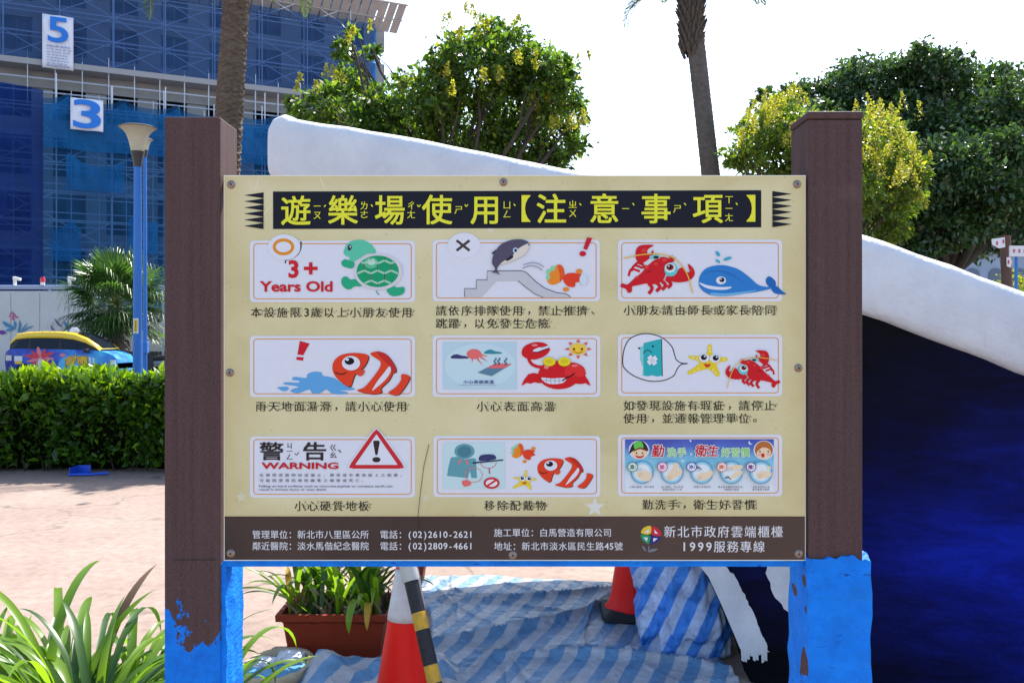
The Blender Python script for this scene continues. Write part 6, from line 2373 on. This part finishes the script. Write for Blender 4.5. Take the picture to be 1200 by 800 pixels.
rows = []
nyy, nxx = 190, 220
for i in range(nyy + 1):
    t_ = i / nyy
    y = 3.55 + (6.22 - 3.55) * t_
    xl = -.52 + .10 * math.sin(y * 4) + .06 * noise.noise(Vector((y * 3, 0, 0))) + (0.0 if y > 4.9 else 0)
    xr = 1.05 if y < 4.6 else 1.05 - .06 * math.sin((y - 4.6) * 3)
    row = []
    for j in range(nxx + 1):
        s_ = j / nxx
        x = xl + (xr - xl) * s_
        yy_ = y - (.30 * max(0, s_ - .25) * t_) + .05 * noise.noise(Vector((x * 3, 8, 0))) * t_
        row.append(Vector((x, yy_, tarp_h(x, yy_) * (1 if 0 < j < nxx and 0 < i < nyy else .15))))
    rows.append(row)
mb = MB(); mb.grid(rows)
o = mb.build("ground_tarpaulin", M_tarp, None, smooth=180)
tag(o, "large crumpled blue and white striped tarpaulin spread on the ground", "tarpaulin")


def crumple(c, rx, ry, rz, seed, amp=.16, nu=64, nv=40, flatbase=True, ring=None):
    rows = []
    for i in range(nv + 1):
        v = i / nv
        th = -math.pi / 2 + math.pi * v
        row = []
        for j in range(nu):
            a_ = 2 * math.pi * j / nu
            d = Vector((math.cos(a_) * math.cos(th), math.sin(a_) * math.cos(th), math.sin(th)))
            e = Vector((math.copysign(abs(d.x) ** .75, d.x), math.copysign(abs(d.y) ** .75, d.y), math.copysign(abs(d.z) ** .7, d.z)))
            q = d * 2.0 + Vector((seed, seed * 2, 0))
            f = 1 + amp * (1 - abs(noise.noise(q * 1.5)) * 2.2) * .6 + amp * .6 * noise.noise(q * 2.2) + amp * .8 * (.5 - abs(noise.noise(Vector((q.x * 3.2, q.y * 3.2, q.z * 1.6))))) + amp * .5 * (.5 - abs(noise.noise(q * 6)))
            if ring:
                f -= ring[1] * math.exp(-((d.z - ring[0] - .05 * math.sin(a_ * 2)) / .05) ** 2)
            p = Vector((e.x * rx * f, e.y * ry * f, e.z * rz * f))
            z = c[2] + p.z
            if flatbase and z < .01: z = .01
            row.append(Vector((c[0] + p.x, c[1] + p.y, z)))
        rows.append(row)
    return rows


M_tarp2 = tarp_mat("striped_tarp_bundle", R(8), .108, 1.0, .04, R(-26), (.42, .52, .76), (.52, .62, .85), (.03, .19, .68), (.06, .28, .84))
mb = MB()
mb.grid(crumple((.885, 4.82, .40), .222, .22, .47, 1.3, .17, 150, 120, True, (-.12, .11)), 0, True)
o = mb.build("tarpaulin_bundle", M_tarp2, None, smooth=180)
tag(o, "upright bundle wrapped in bright blue and white striped tarpaulin leaning on the whale wall", "tarpaulin")

# bunched front edge of another sheet, before the planter
M_tarp3 = tarp_mat("striped_tarp_front", R(35), .13, 1.1, .25)
rows = []
for i in range(41):
    t_ = i / 40
    row = []
    for j in range(71):
        s_ = j / 70
        x = -.98 + .74 * s_
        y = 4.00 + .56 * t_ - .04 * math.sin(s_ * 7)
        h = .03 + .10 * math.exp(-((t_ - .62) / .26) ** 2) * (.75 + .5 * noise.noise(Vector((x * 4, y * 2, 6)))) + .05 * max(0, .3 - abs(noise.noise(Vector((x * 6, y * 6, 3))))) + .018 * noise.noise(Vector((x * 13, y * 11, 1)))
        ed = min(1, min(s_, 1 - s_, t_, 1 - t_) * 9)
        row.append(Vector((x, y, .006 + h * ed)))
    rows.append(row)
mb = MB(); mb.grid(rows)
o = mb.build("bunched_tarpaulin", M_tarp3, None, smooth=180)
tag(o, "bunched-up striped tarpaulin lying in front of the terracotta planter", "tarpaulin")

# woven sack with plastic rubbish
sx_, sy_ = -1.10, 4.40
M_sack = pmat("woven_sack", (.36, .28, .17), .9, .1, bump=(150, .5, .004), var=(18, .2, (.50, .42, .30)))
t = thing("open_sack", (sx_, sy_, 0), "open beige woven sack with a rolled rim stuffed with blue and white plastic", "sack")
rows = []
for k, (r_, z) in enumerate(((.16, 0.0), (.185, .02), (.19, .05), (.18, .068), (.155, .07), (.142, .055), (.14, .02))):
    row = []
    for j in range(40):
        a_ = 2 * math.pi * j / 40
        w_ = 1 + .10 * noise.noise(Vector((math.cos(a_) * 1.5, math.sin(a_) * 1.5, k * .25)))
        row.append(Vector((sx_ + r_ * w_ * math.cos(a_) * .95, sy_ + r_ * w_ * math.sin(a_) * 1.1, max(.004, z + .03 * math.sin(a_ + .7) * (z / .16) + .012 * noise.noise(Vector((math.cos(a_) * 3, math.sin(a_) * 3, 4)))))))
    rows.append(row)
mb = MB(); mb.grid(rows, 0, True); mb.add(rows[0], [tuple(range(40))]); mb.build("bag", M_sack, t, smooth=60)
M_pb, M_pw = pmat("blue_plastic_film", (.08, .26, .42), .35, bump=(25, .5, .01)), pmat("white_plastic_film", (.62, .62, .66), .35, bump=(25, .5, .01))
mb = MB(); mb.grid(crumple((sx_ - .01, sy_, .03), .135, .15, .026, 4.1, .25, 40, 24, False), 0, True)
tag(mb.build("blue_lining", M_pb, t, smooth=90), "blue plastic lining inside the sack")
for i, (dx, dy, r_) in enumerate(((-.05, .02, .038), (.05, .07, .045))):
    mb = MB(); mb.grid(crumple((sx_ + dx, sy_ + dy, .055 + .008 * i), r_ * 1.1, r_ * .9, r_ * .6, 6 + i, .5, 28, 18, False), 0, True)
    mb.build("plastic_scrap", M_pw, t, smooth=60)

# ------------------------------------------------------------------ planters with strap leaves
M_terra = pmat("terracotta_plastic", (.25, .034, .012), .55, .2, bump=(50, .12, .003), var=(5, .3, (.19, .026, .010)))
M_soil = pmat("potting_soil", (.035, .024, .017), .95, bump=(60, 1, .02))
L_strap = [leafmat("strap_leaf", (.075, .175, .012), (.18, .31, .024), .52, .33), leafmat("strap_leaf_dark", (.022, .07, .010), (.05, .12, .015), .32, .36), leafmat("strap_leaf_yellow", (.36, .27, .03), (.5, .30, .04), .4, .5), leafmat("strap_leaf_dry", (.09, .05, .025), (.16, .09, .05), .15, .8)]


def strap(base, az, L, w_, el, curl, n=14, twist=0.0):
    """Arching strap leaf with a V fold: rows of (left, middle, right)."""
    p = np.array(base, float)
    th = el
    rows = []
    for i in range(n + 1):
        t = i / n
        d = np.array([math.cos(az) * math.cos(th), math.sin(az) * math.cos(th), math.sin(th)])
        a2 = az + math.pi / 2 + twist * t
        side = np.array([math.cos(a2), math.sin(a2), 0])
        up = np.cross(d, side)
        ww = w_ * min(1, .6 + t * 1.2) * (1 - max(0, (t - .70) / .30) ** 2.2) * .5 + .0004
        rows.append((p + side * ww + up * ww * .3, p.copy(), p - side * ww + up * ww * .3))
        p = p + d * L / n
        th -= curl / n * (.25 + 1.5 * t)
    return rows


def strap_mesh(leaves, parent):
    """leaves: (rows, material index) -> one smooth mesh of separate strips"""
    mb = MB()
    for rows, m_ in leaves:
        mb.grid([[Vector(v) for v in r] for r in rows], m_)
    return mb.build("strap_leaves", L_strap, parent, smooth=180, fix=False)


def planter(x0, x1, y0, y1, h, label, seed, nleaf, Lr):
    t = thing("planter_trough", ((x0 + x1) / 2, (y0 + y1) / 2, 0), label, "planter")
    mb = MB()
    def rect(ins, z):
        return [Vector((x0 + ins, y0 + ins, z)), Vector((x1 - ins, y0 + ins, z)), Vector((x1 - ins, y1 - ins, z)), Vector((x0 + ins, y1 - ins, z))]
    rows = [rect(.055, .012), rect(.028, h - .035), rect(.026, h - .035), rect(.0, h - .033), rect(-.002, h), rect(.022, h), rect(.03, h - .05)]
    mb.grid([[r[k] for k in (0, 1, 2, 3)] for r in rows], 0, True)
    mb.add(rows[0], [(3, 2, 1, 0)])
    mb.build("trough", M_terra, t, bevel=.006)
    mb = MB()
    mb.grid([[Vector((x0 + .025 + (x1 - x0 - .05) * i / 24, y0 + .025 + (y1 - y0 - .05) * j / 16, h - .045 + .02 * noise.noise(Vector((i * .6, j * .6, seed))))) for i in range(25)] for j in range(17)])
    mb.build("soil", M_soil, t, smooth=180)
    return t


rng = np.random.default_rng(14)
pl = planter(-1.155, -.60, 4.58, 5.0, .24, "terracotta trough planter of green strap leaves left of the traffic cone", 3, 70, .5)
LV = []
for i in range(100):
    b = (rng.uniform(-1.10, -.64), rng.uniform(4.64, 4.95), .20)
    az = rng.uniform(0, 2 * math.pi)
    LV.append((strap(b, az, rng.uniform(.26, .56), rng.uniform(.018, .032), rng.uniform(.9, 1.45), rng.uniform(.6, 2.0)), int(rng.choice(4, p=[.6, .32, .02, .06]))))
for b, az, L, w_, el, cu, m_ in (((-1.0, 4.66, .22), R(205), .50, .034, .75, 1.5, 0), ((-.72, 4.62, .23), R(262), .40, .036, .95, 3.4, 0), ((-.70, 4.63, .23), R(275), .33, .03, .9, 3.2, 2), ((-1.02, 4.7, .22), R(170), .42, .03, .8, 1.7, 0), ((-1.05, 4.75, .22), R(188), .36, .028, .6, 1.2, 1)):
    LV.append((strap(b, az, L, w_, el, cu), m_))
strap_mesh(LV, pl)
mb = MB()
rg = random.Random(6)
for i in range(60):
    x, y = rg.uniform(-1.10, -.64), rg.uniform(4.62, 4.95)
    mb.tube([(x, y, .19), (x + rg.uniform(-.02, .02), y, .24), (x + rg.uniform(-.05, .05), y - .02, .26 + rg.uniform(0, .05))], [.012, .009, .004], 5)
mb.build("old_leaf_base", pmat("old_leaf_base", (.16, .12, .075), .9), pl)
pl2 = planter(-.64, -.10 - .42, 5.85, 6.2, .22, "second terracotta planter standing further back behind the traffic cone", 5, 20, .4)
strap_mesh([(strap((rng.uniform(-.62, -.54), rng.uniform(5.9, 6.15), .18), rng.uniform(0, 6.28), rng.uniform(.3, .5), .028, rng.uniform(.9, 1.4), rng.uniform(.6, 1.8)), int(rng.choice(2))) for i in range(30)], pl2)

# strap-leaved clump in the lower left corner
cx_, cy_ = -1.38, 3.05
t = thing("spider_lily_clump", (cx_, cy_, 0), "big clump of sunlit arching strap leaves at the foot of the left post", "plant")
rng = np.random.default_rng(23)
LV = []
for i in range(430):
    a_ = rng.uniform(0, 2 * math.pi)
    rr = rng.uniform(0, .30)
    b = (cx_ + rr * math.cos(a_) * 1.4, cy_ + rr * math.sin(a_), .02 + rng.uniform(0, .25))
    az = a_ + rng.normal() * .7
    right = max(0, math.cos(az))
    L = rng.uniform(.48, .80) * (1 - .30 * right)
    LV.append((strap(b, az, L, rng.uniform(.022, .038), rng.uniform(.9, 1.45), rng.uniform(1.1, 3.2), 18, rng.normal() * .6), int(rng.choice(4, p=[.76, .215, .01, .015]))))
strap_mesh(LV, t)
mb = MB()
for i in range(24):
    a_ = i * 2.4; rr = .03 + .007 * i
    c = Vector((cx_ + rr * math.cos(a_) * 1.3, cy_ + rr * math.sin(a_), 0))
    mb.tube([c, c + Vector((0, 0, .08)), c + Vector((math.cos(a_) * .02, math.sin(a_) * .02, .2))], [.026, .03, .016], 7)
mb.build("bulb", pmat("bulb_base", (.30, .33, .16), .6), t, smooth=60)

# ------------------------------------------------------------------ traffic cones and the striped bar
M_cone = pmat("cone_red", (.80, .012, .008), .45, .18, bump=(20, .06, .004), var=(14, .35, (.68, .010, .007)))
M_collar = pmat("cone_white_collar", (.62, .58, .62), .45, var=(26, .25, (.50, .45, .47)))
M_rubber = pmat("black_rubber_base", (.018, .018, .02), .7, bump=(40, .2, .003))


def cone(c, H, label, rb, rt, flare=.0):
    t = thing("traffic_cone", c, label, "traffic cone", "traffic cones by the playground")
    mb = MB()
    B = .185
    P0 = rrect(-B, -B, B, B, .04)
    rows = [[Vector((c[0] + x * k, c[1] + y * k, c[2] + z)) for x, y in P0] for k, z in ((1, .0), (1.0, .022), (.94, .034), (.74, .045))]
    mb.grid(rows, 0, True); mb.add(rows[0], [tuple(range(len(P0)))]); mb.add(rows[-1], [tuple(range(len(P0)))])
    mb.build("base", M_rubber, t)
    def rad(z): return rb + (rt - rb) * (z - .04) / (H - .04)
    mb = MB()
    zs = [.040, .055, .08] + list(np.linspace(.12, H, 14))
    mb.lathe([(rad(z) + (.022 if z < .05 else .010 if z < .07 else .003 if z < .1 else 0), z) for z in zs] + [(rt * .8, H + .004)], c, 36)
    body = mb.build("cone_body", M_cone, t, smooth=50)
    z0, z1 = H * .665, H * .945
    mb = MB()
    mb.lathe([(rad(z) + .0025, z) for z in np.linspace(z0, z1, 8)], c, 36, cap=False)
    cl = mb.build("white_collar", M_collar, body, smooth=60)
    md = cl.modifiers.new("solid", 'SOLIDIFY'); md.thickness = .002
    return t


cq = at(477, 0, 3.72)
cone((cq.x, 3.72, 0.014), .71, "red traffic cone with a white collar and a striped bar hooked on its top", .148, .036)
cq2 = at(742, 0, 5.36)
cone((cq2.x, 5.36, 0.022), .70, "plain red traffic cone on the tarpaulin beside the striped bundle", .140, .036)
M_barb = pmat("bar_black", (.012, .014, .020), .5, .2, var=(40, .3, (.03, .03, .034)))
M_bary = pmat("bar_yellow", (.62, .33, .012), .5, .2, var=(60, .18, (.32, .22, .06)))
M_barg = pmat("bar_grey_joint", (.42, .41, .40), .5, bump=(50, .2, .003))
a_ = Vector((cq.x + .03, 3.62, .655)); b_ = at(535, 880, 3.35); b_.z = .03
a_ = at(478, 664, 3.62)
t = thing("cone_bar", (b_.x, b_.y, 0), "black and yellow banded bar with a grey joint sloping down from the traffic cone", "barrier bar")
d = (b_ - a_)
mb = MB()
nb = 11
for i in range(nb):
    p0, p1 = a_ + d * (.06 + .94 * i / nb), a_ + d * (.06 + .94 * (i + 1) / nb)
    i2 = i % 3
    mb.tube([p0, p1], .0275, 18, 1 if i2 == 2 else 0, False)
mb.build("bar", [M_barb, M_bary], t, smooth=60)
mb = MB(); mb.tube([a_ - d * .05, a_ + d * .055, a_ + d * .075], [.033, .034, .031], 18); mb.build("joint", M_barg, t, smooth=40)
mb = MB(); pts = [Vector((cq.x + .047 * math.cos(x), 3.72 + .047 * math.sin(x), .014 + .69)) for x in np.linspace(-1.2, 5.0, 26)]
mb.tube([a_ - d * .03] + pts, [.012] + [.010] * 26, 8); mb.build("hook_ring", M_barg, t, smooth=60)
